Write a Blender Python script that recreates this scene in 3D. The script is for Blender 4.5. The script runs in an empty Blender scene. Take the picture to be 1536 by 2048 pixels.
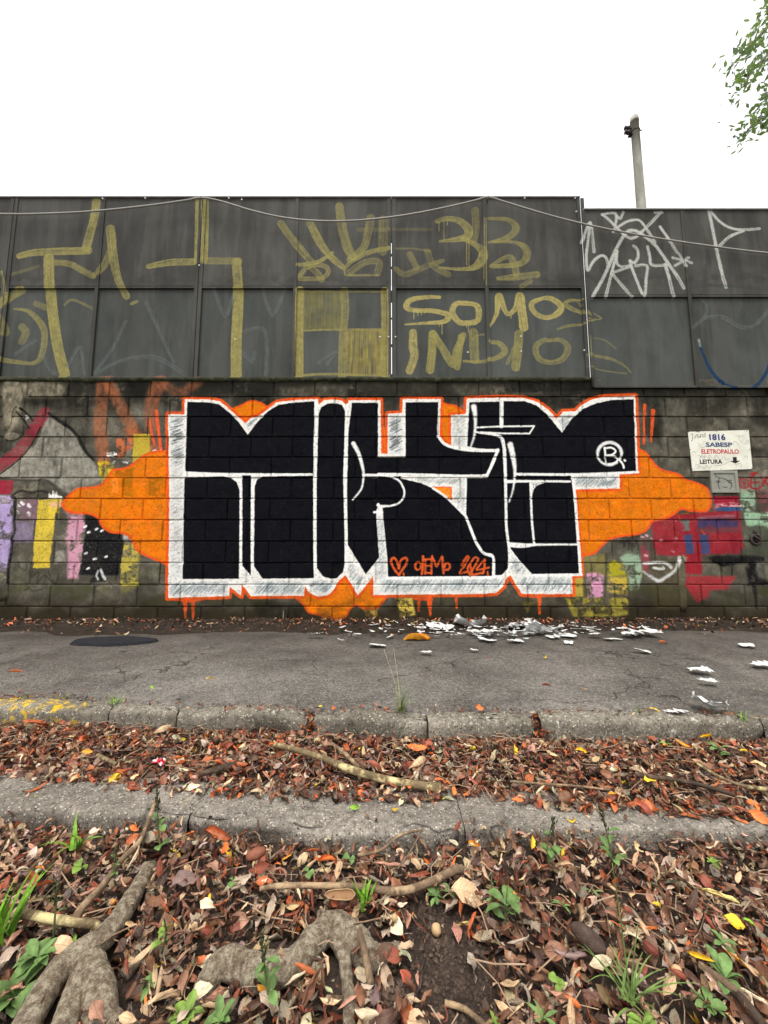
import bpy, bmesh, math, random
import numpy as np
from mathutils import Vector, Matrix, Euler
random.seed(7); RNG = np.random.default_rng(11)
SC = bpy.context.scene
COL = SC.collection
# ------------------------------------------------------------------ camera, sky, sun, exposure
F_PX = 769.0; PITCH = 0.105; CAM_H = 0.66; WALL_Y = 3.60
cam = bpy.data.cameras.new('camera'); cam.sensor_fit = 'HORIZONTAL'; cam.sensor_width = 36.0
cam.lens = F_PX / 1536 * 36.0; cam.clip_start = 0.02; cam.clip_end = 500
camo = bpy.data.objects.new('camera', cam); COL.objects.link(camo)
camo.location = (0, 0, CAM_H); camo.rotation_euler = (math.pi/2 + PITCH, 0, 0)
SC.camera = camo
W = bpy.data.worlds.new('World'); SC.world = W; W.use_nodes = True
wn = W.node_tree.nodes; wl = W.node_tree.links
sky = wn.new('ShaderNodeTexSky'); sky.sky_type = 'NISHITA'; sky.sun_disc = False
sky.sun_elevation = math.radians(68); sky.sun_rotation = math.radians(200)
sky.air_density = 1.0; sky.dust_density = 6.0; sky.ozone_density = 1.0
hsv = wn.new('ShaderNodeHueSaturation'); hsv.inputs['Saturation'].default_value = 0.12
wl.new(sky.outputs['Color'], hsv.inputs['Color'])
ovc = wn.new('ShaderNodeMix'); ovc.data_type = 'RGBA'; ovc.inputs[0].default_value = .72       # even cloud cover over the clear-sky model
ovc.inputs[7].default_value = (2.60, 2.63, 2.66, 1)
tcw = wn.new('ShaderNodeTexCoord'); cln = wn.new('ShaderNodeTexNoise'); cln.inputs['Scale'].default_value = 2.2; cln.inputs['Detail'].default_value = 5; cln.inputs['Roughness'].default_value = .5
wl.new(tcw.outputs['Generated'], cln.inputs['Vector']); clr = wn.new('ShaderNodeValToRGB'); clr.color_ramp.elements[0].position = .32; clr.color_ramp.elements[0].color = (1.86, 1.90, 1.92, 1)
clr.color_ramp.elements[1].position = .62; clr.color_ramp.elements[1].color = (2.75, 2.77, 2.79, 1); wl.new(cln.outputs['Fac'], clr.inputs['Fac']); wl.new(clr.outputs['Color'], ovc.inputs[7])
wl.new(hsv.outputs['Color'], ovc.inputs[6]); wl.new(ovc.outputs[2], wn['Background'].inputs['Color'])
wn['Background'].inputs['Strength'].default_value = 0.15
sl = bpy.data.lights.new('sun', 'SUN'); sl.energy = 0.6; sl.angle = math.radians(18); sl.color = (1.0, 0.96, 0.90)
so = bpy.data.objects.new('sun', sl); COL.objects.link(so)
so.rotation_euler = (math.radians(22), 0, math.radians(-20))
SC.view_settings.view_transform = 'Standard'; SC.view_settings.look = 'None'
SC.view_settings.gamma = 1.0; SC.view_settings.exposure = 1.86
SC.view_settings.use_curve_mapping = False
# ------------------------------------------------------------------ geometry of the place
def ray(px, py):
    x = (px-768)/F_PX; u = -(py-1024)/F_PX
    return np.array([x, math.cos(PITCH)-u*math.sin(PITCH), math.sin(PITCH)+u*math.cos(PITCH)])
def on_y(px, py, Y=WALL_Y):
    d = ray(px, py); t = Y/d[1]; return (d[0]*t, Y, CAM_H+d[2]*t)
def on_z(px, py, Z=0.0):
    d = ray(px, py); t = (Z-CAM_H)/d[2]; return (d[0]*t, d[1]*t, Z)
def lin(c):
    c = np.asarray(c, float)/255.0
    return tuple(np.where(c <= .04045, c/12.92, ((c+.055)/1.055)**2.4))
def rgba(c): return lin(c)+(1.0,)
# ------------------------------------------------------------------ value noise
_T = np.random.default_rng(3).random((256, 256)).astype(np.float32)
def vn(x, y, s=0):
    x = np.asarray(x, np.float32)+s*17.3; y = np.asarray(y, np.float32)+s*31.7
    xi = np.floor(x).astype(np.int32); yi = np.floor(y).astype(np.int32)
    fx = x-xi; fy = y-yi; fx = fx*fx*(3-2*fx); fy = fy*fy*(3-2*fy)
    a = _T[yi & 255, xi & 255]; b = _T[yi & 255, (xi+1) & 255]
    c = _T[(yi+1) & 255, xi & 255]; d = _T[(yi+1) & 255, (xi+1) & 255]
    return (a*(1-fx)+b*fx)*(1-fy)+(c*(1-fx)+d*fx)*fy
def fbm(x, y, s=0, o=4):
    r = 0; a = .5; n = 0
    for k in range(o):
        r = r+a*vn(x*2**k, y*2**k, s+k*5); n += a; a *= .5
    return r/n
# ------------------------------------------------------------------ objects
def tag(o, label=None, cat=None, group=None, kind=None):
    if label: o['label'] = label
    if cat: o['category'] = cat
    if group: o['group'] = group
    if kind: o['kind'] = kind
    return o
def link(name, me, mat=None, parent=None, loc=None, rot=None, scale=None):
    o = bpy.data.objects.new(name, me); COL.objects.link(o)
    if mat is not None and me is not None and not me.materials: me.materials.append(mat)
    if parent: o.parent = parent
    if loc is not None: o.location = loc
    if rot is not None: o.rotation_euler = rot
    if scale is not None: o.scale = scale if hasattr(scale, '__len__') else (scale,)*3
    return o
def empty(name, loc=(0, 0, 0), rot=(0, 0, 0)):
    return link(name, None, loc=loc, rot=rot)
def mesh(name, V, Fs, smooth=False, uv=None, col=None):
    me = bpy.data.meshes.new(name)
    me.from_pydata([tuple(map(float, v)) for v in V], [], [tuple(map(int, f)) for f in Fs])
    if smooth: me.polygons.foreach_set('use_smooth', [True]*len(me.polygons))
    if uv is not None:
        l = me.uv_layers.new(name='UVMap'); idx = np.empty(len(me.loops), np.int32)
        me.loops.foreach_get('vertex_index', idx); l.data.foreach_set('uv', np.asarray(uv, np.float32)[idx].ravel())
    me.update(); return me
def grid_mesh(name, P, smooth=True, uv=None):       # P: (n,m,3)
    n, m = P.shape[:2]
    i = np.arange(n-1)[:, None]*m+np.arange(m-1)[None, :]
    Fs = np.stack([i, i+1, i+m+1, i+m], -1).reshape(-1, 4)
    return big_mesh(name, P.reshape(-1, 3), Fs, smooth, uv)
def big_mesh(name, V, Fs, smooth=True, uv=None, col=None):
    me = bpy.data.meshes.new(name); V = np.asarray(V, np.float32); Fs = np.asarray(Fs, np.int32)
    me.vertices.add(len(V)); me.vertices.foreach_set('co', V.ravel())
    k = Fs.shape[1]
    me.loops.add(Fs.size); me.loops.foreach_set('vertex_index', Fs.ravel())
    me.polygons.add(len(Fs)); me.polygons.foreach_set('loop_start', np.arange(len(Fs), dtype=np.int32)*k)
    me.polygons.foreach_set('use_smooth', np.full(len(Fs), smooth))
    if uv is not None:
        l = me.uv_layers.new(name='UVMap'); l.data.foreach_set('uv', np.asarray(uv, np.float32).reshape(-1, 2)[Fs.ravel()].ravel())
    if col is not None:
        a = me.color_attributes.new('leafcol', 'FLOAT_COLOR', 'POINT'); a.data.foreach_set('color', np.asarray(col, np.float32).ravel())
    me.update(calc_edges=True); me.validate(); return me
def box_vf(x0, x1, y0, y1, z0, z1):
    V = [(x0,y0,z0),(x1,y0,z0),(x1,y1,z0),(x0,y1,z0),(x0,y0,z1),(x1,y0,z1),(x1,y1,z1),(x0,y1,z1)]
    return V, [(0,3,2,1),(4,5,6,7),(0,1,5,4),(1,2,6,5),(2,3,7,6),(3,0,4,7)]
def box(name, x0, x1, y0, y1, z0, z1, bevel=0.0):
    V, Fs = box_vf(x0, x1, y0, y1, z0, z1)
    if not bevel: return mesh(name, V, Fs)
    bm = bmesh.new(); vs = [bm.verts.new(v) for v in V]
    for f in Fs: bm.faces.new([vs[i] for i in f])
    bmesh.ops.bevel(bm, geom=bm.edges[:], offset=bevel, segments=1, affect='EDGES')
    me = bpy.data.meshes.new(name); bm.to_mesh(me); bm.free(); return me
def spline(pts, n=6, closed=False):
    P = np.asarray(pts, float)
    if len(P) < 3: return P
    out = []
    N = len(P)
    rng = range(N) if closed else range(N-1)
    for i in rng:
        g = (lambda k: P[k % N]) if closed else (lambda k: P[min(max(k, 0), N-1)])
        a, b, c, d = g(i-1), g(i), g(i+1), g(i+2)
        for t in np.arange(n)/n:
            out.append(.5*((2*b)+(-a+c)*t+(2*a-5*b+4*c-d)*t*t+(-a+3*b-3*c+d)*t**3))
    if not closed: out.append(P[-1])
    return np.array(out)
def tube_vf(path, rad, seg=8, cap=True, noise=0.0, seed=0, flat=1.0):
    P = np.asarray(path, float); n = len(P); rad = np.broadcast_to(np.asarray(rad, float), (n,)) if np.ndim(rad) == 0 else np.asarray(rad, float)
    T = np.gradient(P, axis=0); T /= np.linalg.norm(T, axis=1)[:, None]+1e-12
    up = np.array([0, 0, 1.0])
    if abs(T[0] @ up) > .9: up = np.array([0, 1.0, 0])
    A = np.cross(T[0], up); A /= np.linalg.norm(A)
    V = []
    for i in range(n):
        A = A-(A @ T[i])*T[i]; A /= np.linalg.norm(A); B = np.cross(T[i], A)
        for k in range(seg):
            a = 2*math.pi*k/seg
            r = rad[i]
            if noise: r *= 1+noise*(float(fbm(k*1.3+5*math.cos(a), i*.35, seed, 3))-.5)*2
            V.append(P[i]+r*(math.cos(a)*A+flat*math.sin(a)*B))
    Fs = [(i*seg+k, i*seg+(k+1) % seg, (i+1)*seg+(k+1) % seg, (i+1)*seg+k) for i in range(n-1) for k in range(seg)]
    if cap:
        Fs.append(tuple(range(seg))[::-1]); Fs.append(tuple((n-1)*seg+k for k in range(seg)))
    return V, Fs
def join_vf(lst):
    V = []; Fs = []
    for v, f in lst:
        o = len(V); V += list(v); Fs += [tuple(i+o for i in q) for q in f]
    return V, Fs
# ------------------------------------------------------------------ node helpers
class M:
    def __init__(s, name, rough=.8):
        s.m = bpy.data.materials.new(name); s.m.use_nodes = True; s.nt = s.m.node_tree
        s.b = s.nt.nodes['Principled BSDF']; s.b.inputs['Roughness'].default_value = rough
        s.b.inputs['Specular IOR Level'].default_value = .12
        s.geo = s.nt.nodes.new('ShaderNodeNewGeometry'); s.pos = s.geo.outputs['Position']
    def n(s, t, **kw):
        o = s.nt.nodes.new(t)
        for k, v in kw.items(): setattr(o, k, v)
        return o
    def l(s, a, b): s.nt.links.new(a, b)
    def vec(s, scale=(1, 1, 1), src=None):
        o = s.n('ShaderNodeVectorMath', operation='MULTIPLY'); s.l(src or s.pos, o.inputs[0]); o.inputs[1].default_value = scale; return o.outputs[0]
    def noise(s, sc, det=4, v=None, rough=.6, dist=0):
        o = s.n('ShaderNodeTexNoise'); o.inputs['Scale'].default_value = sc; o.inputs['Detail'].default_value = det
        o.inputs['Roughness'].default_value = rough; o.inputs['Distortion'].default_value = dist; s.l(v or s.pos, o.inputs['Vector']); return o.outputs['Fac']
    def vor(s, sc, v=None, feature='F1', out='Distance', rnd=1.0):
        o = s.n('ShaderNodeTexVoronoi', feature=feature); o.inputs['Scale'].default_value = sc; o.inputs['Randomness'].default_value = rnd; s.l(v or s.pos, o.inputs['Vector']); return o.outputs[out]
    def ramp(s, f, stops):
        o = s.n('ShaderNodeValToRGB'); e = o.color_ramp.elements
        while len(e) < len(stops): e.new(.5)
        for q, (p, c) in zip(e, stops):
            q.position = p; q.color = (c, c, c, 1) if not hasattr(c, '__len__') else rgba(c)
        s.l(f, o.inputs['Fac']); return o.outputs['Color']
    def mix(s, f, a, b, mode='MIX'):
        o = s.n('ShaderNodeMix', data_type='RGBA', blend_type=mode)
        for v, i in ((f, 0), (a, 6), (b, 7)):
            if hasattr(v, 'is_linked') or isinstance(v, bpy.types.NodeSocket): s.l(v, o.inputs[i])
            elif i == 0: o.inputs[0].default_value = v
            else: o.inputs[i].default_value = rgba(v)
        return o.outputs[2]
    def math(s, op, a, b=0.0, clamp=False):
        o = s.n('ShaderNodeMath', operation=op, use_clamp=clamp)
        for v, i in ((a, 0), (b, 1)):
            if isinstance(v, bpy.types.NodeSocket): s.l(v, o.inputs[i])
            else: o.inputs[i].default_value = v
        return o.outputs[0]
    def bump(s, h, dist=.005, st=1.0, prev=None):
        o = s.n('ShaderNodeBump'); o.inputs['Strength'].default_value = st; o.inputs['Distance'].default_value = dist
        s.l(h, o.inputs['Height'])
        if prev is not None: s.l(prev, o.inputs['Normal'])
        s.l(o.outputs[0], s.b.inputs['Normal']); return o.outputs[0]
    def col(s, c):
        if isinstance(c, bpy.types.NodeSocket): s.l(c, s.b.inputs['Base Color'])
        else: s.b.inputs['Base Color'].default_value = rgba(c)
    def rnd(s): return s.n('ShaderNodeObjectInfo').outputs['Random']
def plain(name, c, rough=.7, var=12, sc=40, bump=.001, metal=0):
    m = M(name, rough); c = np.array(c)
    m.col(m.ramp(m.noise(sc, 5), [(.25, tuple(np.clip(c-var, 0, 255))), (.75, tuple(np.clip(c+var, 0, 255)))]))
    if bump: m.bump(m.noise(sc*4, 3), bump)
    m.b.inputs['Metallic'].default_value = metal
    return m.m
# ------------------------------------------------------------------ paint on the wall and fence: drawn in metres on the wall plane
RES = 0.003; CX0, CX1, CZ0, CZ1 = -4.4, 4.4, -0.15, 4.35
CW = int((CX1-CX0)/RES); CH = int((CZ1-CZ0)/RES)
CAN = np.zeros((CH, CW, 3), np.float32)+.3; CA = np.zeros((CH, CW), np.float32)
PXS = 1.6                                                     # photo pixel -> canvas cell, near enough for stroke widths
def crop(x0, y0, s):
    return lambda pts: [(x0+x/s, y0+y/s) for x, y in pts]
FULL = lambda p: p
cA, cB, cC, cD = crop(0, 370, 3.84), crop(380, 370, 3.657), crop(770, 370, 3.657), crop(1120, 200, 3.4135)
cE, cF, cG, cH = crop(0, 740, 3.84), crop(1100, 740, 3.523), crop(320, 770, 3.2), crop(760, 770, 2.8444)
cI, cJ, cK, cL = crop(120, 780, 5.12), crop(0, 960, 5.12), crop(1240, 1000, 5.189), crop(760, 1090, 6.4)
cM, cN = crop(0, 740, 7.68), crop(1350, 840, 8.258)
def cv(pts):
    o = []
    for p in pts:
        w = on_y(*p); o.append(((w[0]-CX0)/RES, (w[2]-CZ0)/RES))
    return np.array(o, np.float32)
def win(P, pad):
    x0 = max(int(P[:, 0].min()-pad), 0); x1 = min(int(P[:, 0].max()+pad)+2, CW)
    y0 = max(int(P[:, 1].min()-pad), 0); y1 = min(int(P[:, 1].max()+pad)+2, CH)
    if x1 <= x0 or y1 <= y0: return None
    Y, X = np.mgrid[y0:y1, x0:x1].astype(np.float32)
    return (slice(y0, y1), slice(x0, x1)), X, Y
def lay(sl_, c, a):
    a = np.clip(a, 0, 1).astype(np.float32); A0 = CA[sl_]; ao = a+A0*(1-a)
    col = np.asarray(c, np.float32)/255
    if col.ndim == 1: col = col[None, None]
    CAN[sl_] = np.where(ao[..., None] > 1e-4, (col*a[..., None]+CAN[sl_]*(A0*(1-a))[..., None])/np.maximum(ao, 1e-4)[..., None], CAN[sl_]); CA[sl_] = ao
def sdf(P, X, Y):
    d = np.full(X.shape, 1e9, np.float32); ins = np.zeros(X.shape, bool); n = len(P)
    for i in range(n):
        ax, ay = P[i]; bx, by = P[(i+1) % n]; ex, ey = bx-ax, by-ay
        L = ex*ex+ey*ey
        if L < 1e-9: continue
        wx = X-ax; wy = Y-ay; t = np.clip((wx*ex+wy*ey)/L, 0, 1)
        d = np.minimum(d, (wx-ex*t)**2+(wy-ey*t)**2)
        if ay != by:
            c = (ay > Y) != (by > Y); ins ^= c & (X < (bx-ax)*(Y-ay)/(by-ay)+ax)
    d = np.sqrt(d); return np.where(ins, -d, d)
def tex(kind, X, Y, s=0):
    if kind == 'solid': return np.clip(1.03-.9*(fbm(X/2.2, Y/2.2, s+1, 3) > .74)-.12*(fbm(X/30, Y/30, s+2) > .6), .1, 1)
    if kind == 'worn': return np.clip(1.5-1.9*np.abs(fbm(X/5, Y/5, s+3, 5)-.35)-.9*(fbm(X/28, Y/20, s+4, 4) > .57), 0, 1)
    if kind == 'thin': return np.clip(.55+.9*(fbm(X/9, Y/16, s+5, 5)-.45), 0, 1)
    if kind == 'roll': return np.clip(.62+1.1*(fbm(X/26, Y/3.0, s+6, 4)-.5)+.5*(fbm(X/3, Y/3, s+7, 3)-.5), 0, 1)
    if kind == 'vbrush': return np.clip(.62+1.2*(fbm(X/3.5, Y/60, s+8, 4)-.5)+.5*(fbm(X/30, Y/30, s+9, 3)-.5), 0, 1)
    return 1.0
def poly(cr, pts, c, a=1.0, soft=1.2, tx='solid', curve=0, wob=1.2, var=10, s=0):
    P = cv(spline(cr(pts), curve, True) if curve else cr(pts)); w = win(P, 6+soft*3)
    if w is None: return
    sl_, X, Y = w
    wx = wob*(fbm(X/9, Y/9, s+20, 3)-.5)*4; wy = wob*(fbm(X/9, Y/9, s+21, 3)-.5)*4
    d = sdf(P, X+wx, Y+wy)
    al = np.clip(.5-d/(2*soft), 0, 1)*a*tex(tx, X, Y, s)
    cc = np.asarray(c, np.float32)+((fbm(X/14, Y/14, s+22, 5)-.5)*2*var)[..., None]
    lay(sl_, np.clip(cc, 0, 255), al)
def stroke(cr, pts, w_, c, a=1.0, soft=1.2, tx='solid', curve=5, var=10, brush=0.0, wob=.6, s=0):
    p = cr(pts); n0 = len(p)
    ww = np.broadcast_to(np.asarray(w_, float), (n0,)) if np.ndim(w_) == 0 else np.asarray(w_, float)
    q = np.column_stack([np.array(p, float), ww])
    if curve and n0 > 2: q = spline(q, curve)
    P = cv(q[:, :2]); R = np.maximum(q[:, 2], .2)*PXS/2
    w = win(P, R.max()+soft*3+4)
    if w is None: return
    sl_, X, Y = w
    X2 = X+wob*(fbm(X/6, Y/6, s+30, 3)-.5)*4; Y2 = Y+wob*(fbm(X/6, Y/6, s+31, 3)-.5)*4
    best = np.full(X.shape, 1e9, np.float32); ac = np.zeros(X.shape, np.float32); al_ = np.zeros(X.shape, np.float32); L0 = 0
    for i in range(len(P)-1):
        ax, ay = P[i]; ex, ey = P[i+1]-P[i]; L = math.hypot(ex, ey)
        if L < 1e-6: continue
        t = np.clip(((X2-ax)*ex+(Y2-ay)*ey)/(L*L), 0, 1)
        d = np.hypot(X2-ax-ex*t, Y2-ay-ey*t)-(R[i]+(R[i+1]-R[i])*t)
        m = d < best; best = np.where(m, d, best)
        if brush:
            ac = np.where(m, ((X2-ax)*ey-(Y2-ay)*ex)/L, ac); al_ = np.where(m, L0+t*L, al_)
        L0 += L
    al = np.clip(.5-best/(2*soft), 0, 1)*a
    if brush:
        st = fbm(ac/2.2, al_/70+7, s+33, 3); blot = fbm(al_/9, ac/25, s+34, 3); e = np.exp(-np.abs(best+1.5)/1.6)*.25
        al = al*np.clip(1-brush*.75+brush*1.6*(st-.42)+brush*.8*(blot-.45)+e+.12, .05, 1)
    else: al = al*tex(tx, X, Y, s)
    if brush: al = al*np.clip(.45+1.1*fbm(X/5, Y/7, s+36, 4), .3, 1)*np.clip(1.5-1.6*np.abs(fbm(X/50, Y/40, s+37, 3)-.35), .5, 1)
    cc = np.asarray(c, np.float32)+((fbm(X/10, Y/10, s+35, 4)-.5)*2*var)[..., None]
    lay(sl_, np.clip(cc, 0, 255), al)
# --- old stains of the block wall (soot and algae with shapes of their own)
def stain_all():
    Y, X = np.mgrid[0:CH, 0:CW].astype(np.float32); Zm = Y*RES+CZ0; Xm = X*RES+CX0
    z1 = on_y(768, 757)[2]; x2 = on_y(1171, 571)[0]; z2 = on_y(1350, 777)[2]; zw = np.where(Xm > x2+.01, z2, z1+.01); m = Zm < zw
    n = fbm(X/70, Y/45, 41, 5); st = fbm(X/14, Y/160, 42, 4)
    top = np.clip((Zm-(z1-.62))/.62, 0, 1)
    a = np.clip((top*1.15+.35*(n-.5)+.5*(st-.5)-.30)*1.5, 0, .80)*m
    lay((slice(0, CH), slice(0, CW)), (22, 22, 18), a)
    # bottom damp band
    bl = np.clip((fbm(X/95, Y/60, 49, 5)-.46)*4.5, 0, 1)*np.clip(.25+.75*(Zm-.9)/1.2, .12, 1)
    lay((slice(0, CH), slice(0, CW)), (24, 23, 19), bl*.72*m)
    bl = np.clip((fbm(X/60, Y/40, 50, 6)-.56)*5, 0, 1)*np.clip((fbm(X/7, Y/7, 52, 3)-.3)*2.5, 0, 1)
    lay((slice(0, CH), slice(0, CW)), (150, 142, 122), bl*.5*m)
    rg = np.clip((Xm-1.9)/.8, 0, 1)*np.clip((fbm(X/50, Y/40, 53, 5)-.3)*2, 0, 1); lay((slice(0, CH), slice(0, CW)), (40, 37, 30), rg*.45*m)
    lo = np.clip(1-Zm/.42, 0, 1); a = np.clip(lo*1.35+.9*(n-.5)-.12, 0, .9)*m
    lay((slice(0, CH), slice(0, CW)), (40, 33, 22), a)
    a = np.clip(1-np.abs(Zm-.33)/.34, 0, 1)*np.clip((fbm(X/60, Y/30, 44, 5)-.42)*4, 0, 1)*.6*m
    lay((slice(0, CH), slice(0, CW)), (62, 66, 34), a)
    a = np.clip((Zm-(z1-.07))/.07, 0, 1)*np.clip((fbm(X/20, Y/12, 45, 4)-.3)*3, 0, 1)*.8*m
    lay((slice(0, CH), slice(0, CW)), (42, 48, 24), a)
    # rain streaks and dust down the metal sheets
    f = Zm > zw; zs = on_y(768, 570)[2]
    a = np.clip((fbm(X/30, Y/240, 46, 5)-.5)*1.6, 0, .2)*f; lay((slice(0, CH), slice(0, CW)), (94, 93, 86), a)
    a = np.clip((fbm(X/34, Y/200, 47, 5)-.5)*2.2, 0, .38)*f*np.clip((Zm-zs)/.25+.35, .25, 1); lay((slice(0, CH), slice(0, CW)), (40, 37, 33), a)
    zs = on_y(768, 570)[2]
    a = np.clip(1-np.abs(Zm-zs-.06)/.1, 0, 1)*np.clip((fbm(X/30, Y/20, 48, 4)-.4)*2, 0, .35)*f; lay((slice(0, CH), slice(0, CW)), (36, 34, 31), a)
stain_all()
# --- pale and dark patches of bare wall
GREY = (150, 146, 132)
poly(cM, [(740,690),(900,800),(1080,900),(1200,1060),(1280,1200),(1300,1290),(1420,1380),(1500,1560),(1540,1680),(1400,1760),(1200,1830),(1050,1900),(900,1800),(760,1700),(600,1690),(0,1660),(0,1600),(250,1400),(500,1180),(600,1020)], (172,168,154), .82, 4, 'thin', 2, var=22)
poly(cM, [(60,160),(900,190),(960,420),(390,440),(350,620),(200,900),(60,940),(40,560)], (186,174,146), .8, 8, 'thin', 3, var=25)
poly(cM, [(0,1000),(70,1060),(250,1090),(300,1150),(150,1240),(0,1270)], (30,30,27), .85, 5, 'thin', 3)
poly(cM, [(70,1000),(180,960),(310,1000),(240,1080),(90,1070)], (170,160,135), .8, 2, 'thin', 2)
poly(cM, [(960,800),(1180,470),(1380,480),(1380,1000),(1240,1120),(1120,920)], (28,28,25), .72, 10, 'thin', 2)
poly(cE, [(980,90),(1130,90),(1130,215),(990,210)], (22,22,20), .8, 10, 'thin')
poly(FULL, [(560,775),(690,770),(700,800),(560,798)], (150,142,120), .55, 8, 'thin')
poly(FULL, [(905,770),(1010,772),(1090,790),(1000,796),(915,792)], (150,142,120), .45, 8, 'thin')
poly(FULL, [(1318,800),(1370,800),(1372,860),(1330,880)], (140,136,120), .6, 9, 'thin')
poly(FULL, [(1290,790),(1318,792),(1325,900),(1300,880)], (18,18,16), .8, 8, 'thin')
poly(FULL, [(1000,756),(1184,756),(1184,782),(1010,786)], (10,10,9), .9, 4, 'thin')
poly(FULL, [(420,762),(560,764),(540,790),(420,792)], (26,26,22), .6, 10, 'thin')
poly(FULL, [(1340,955),(1428,955),(1428,975),(1370,985)], (35,30,24), .7, 8, 'thin')
# --- older graffiti, left
for p, w in (([(205,765),(203,800),(200,860),(208,920)], 26), ([(215,762),(250,830),(290,900)], 24)):
    stroke(FULL, p, w, (176,102,66), .9, 5, 'thin', var=16)
stroke(FULL, [(318,766),(305,800),(302,860),(312,915)], [34,30,24,20], (170,98,64), .85, 6, 'thin', var=16)
stroke(FULL, [(395,765),(360,785),(330,770)], 20, (170,98,64), .75, 7, 'thin')
poly(cI, [(570,500),(740,480),(740,600),(640,690),(585,700)], (196,104,62), .9, 2, 'worn')
poly(cI, [(630,390),(780,410),(840,450),(660,480)], (196,104,60), .7, 5, 'thin')
stroke(cI, [(920,300),(930,400),(950,500),(965,560)], 4.5, (226,90,48), .9, 1.5); stroke(cI, [(985,215),(1000,340),(1015,480),(1030,610)], 6, (232,88,44), 1, 1.5)
poly(cI, [(750,450),(920,450),(915,640),(850,700),(740,750)], (190,168,55), .92, 1.6, 'solid')
poly(cI, [(380,740),(450,725),(540,760),(545,800),(490,880),(430,945),(400,870)], (212,188,30), .9, 3, 'worn')
for q in ([(470,650),(520,630),(575,650),(570,680),(480,685)], [(525,730),(575,740),(540,755)], [(640,730),(690,735),(685,750)], [(945,615),(1040,610),(1040,630),(950,632)]): poly(cI, q, (235,232,225), .95, 1.5, 'worn', wob=3)
stroke(cE, [(-60,770),(60,690),(170,590),(250,470),(340,330)], [24,25,24,24,24], (150,38,58), .95, 2, 'roll')
stroke(cE, [(0,800),(120,710),(230,590),(310,440)], 2.5, (20,18,18), .9, 1.5)
stroke(cM, [(750,670),(900,780),(1060,880),(1180,1000),(1260,1160),(1330,1270),(1440,1390)], [6,7,7,6,8,6,4], (18,18,18), .9, 2.5)
stroke(cM, [(250,640),(350,760),(450,900)], 3, (20,20,18), .9, 1.5); stroke(cM, [(310,590),(420,680),(500,780)], 4, (20,20,18), .9, 1.5)
poly(cM, [(370,700),(420,690),(440,740),(400,765)], (200,198,190), .8, 1.5)
stroke(cM, [(0,1670),(250,1690),(500,1700),(680,1690),(800,1760),(900,1870),(1040,1960)], 4, (60,58,52), .8, 2)
stroke(cM, [(170,1960),(240,1890),(340,1860),(480,1890),(600,1860),(720,1880)], 5, (28,27,25), .85, 2.5)
poly(cE, [(-40,848),(100,850),(95,925),(75,955),(-40,960)], (152,34,56), .95, 1.5, 'solid')
poly(cE, [(-40,958),(80,965),(110,1060),(95,1200),(100,1330),(70,1450),(60,1545),(-40,1548)], (172,152,196), .92, 2.5, 'worn', var=14)
poly(cJ, [(150,430),(345,430),(335,640),(140,640)], (160,140,176), .75, 6, 'thin'); poly(cJ, [(200,205),(390,205),(370,410),(200,405)], (142,104,124), .85, 4, 'thin')
for q in ((185,270),(225,240),(295,265),(175,330),(295,350)): stroke(cJ, [(q[0]-8,q[1]-8),(q[0]+8,q[1]+10)], 6, (232,226,226), .95, 2, 'worn')
stroke(cJ, [(150,180),(140,260),(150,330),(140,420),(150,520),(120,600),(125,640),(110,760),(90,880),(80,1060)], 4, (25,23,22), .85, 2)
poly(cJ, [(390,205),(640,195),(560,350),(545,560),(530,640),(500,900),(335,905),(345,640),(360,540)], (206,180,62), .95, 1.6, 'solid', var=14)
poly(cJ, [(490,240),(640,200),(600,390),(560,290),(555,460),(490,530),(350,535),(500,380)], (226,196,66), .9, 1.4, 'worn')
poly(cJ, [(490,235),(640,215),(650,270),(520,285)], (222,168,176), .85, 3, 'thin')
poly(cJ, [(490,190),(500,140),(525,160),(540,100),(560,140),(575,110),(590,160),(630,170),(645,190)], (238,236,228), .95, 1.4, 'worn')
poly(cJ, [(680,330),(860,335),(850,420),(870,440),(830,630),(860,640),(830,870),(790,1010),(690,1010),(690,660),(665,600),(700,440)], (206,150,170), .9, 5, 'worn', var=12)
poly(cJ, [(870,350),(960,350),(1030,410),(1050,500),(1260,550),(1270,650),(1230,850),(1210,980),(800,975),(830,860),(850,650),(880,560)], (22,22,26), .97, 2.5, 'solid', var=4)
poly(cJ, [(920,1020),(960,970),(1060,960),(1080,1040),(920,1060)], (24,24,26), .9, 3, 'solid', var=4)
for q in ((905,537),(1042,520),(875,752),(965,810),(1082,788),(898,907),(872,478),(985,505)): stroke(cJ, [(q[0]-9,q[1]+4),(q[0]+9,q[1]-4)], 4.5, (232,232,228), 1, 1.3)
stroke(cJ, [(1000,935),(985,980),(1000,1020)], 4, (215,215,210), .9, 2); stroke(cJ, [(1030,920),(1045,970),(1070,1015)], 5, (215,215,210), .9, 2)
poly(cJ, [(1250,560),(1320,570),(1350,620),(1260,615)], (200,196,188), .7, 3, 'worn')
poly(cJ, [(1265,640),(1370,640),(1390,720),(1440,760),(1420,860),(1415,1080),(1235,1085),(1235,860)], (186,168,70), .9, 2, 'worn', var=14)
poly(cJ, [(1235,1085),(1415,1085),(1390,1110),(1240,1180)], (150,140,50), .55, 6, 'thin')
for q in ([(180,850),(200,900),(260,920),(270,870)], [(330,930),(320,1000),(390,940),(380,1060),(450,980),(560,1070),(600,960)], [(250,1130),(300,1110),(330,1140),(430,1120)], [(490,930),(520,1010),(560,1060)], [(560,800),(600,770),(650,830),(600,850)]):
    stroke(cJ, q, 2.6, (48,42,38), .75, 1.6)
poly(cJ, [(560,720),(660,730),(670,840),(560,850)], (190,184,172), .5, 6, 'worn')
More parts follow.
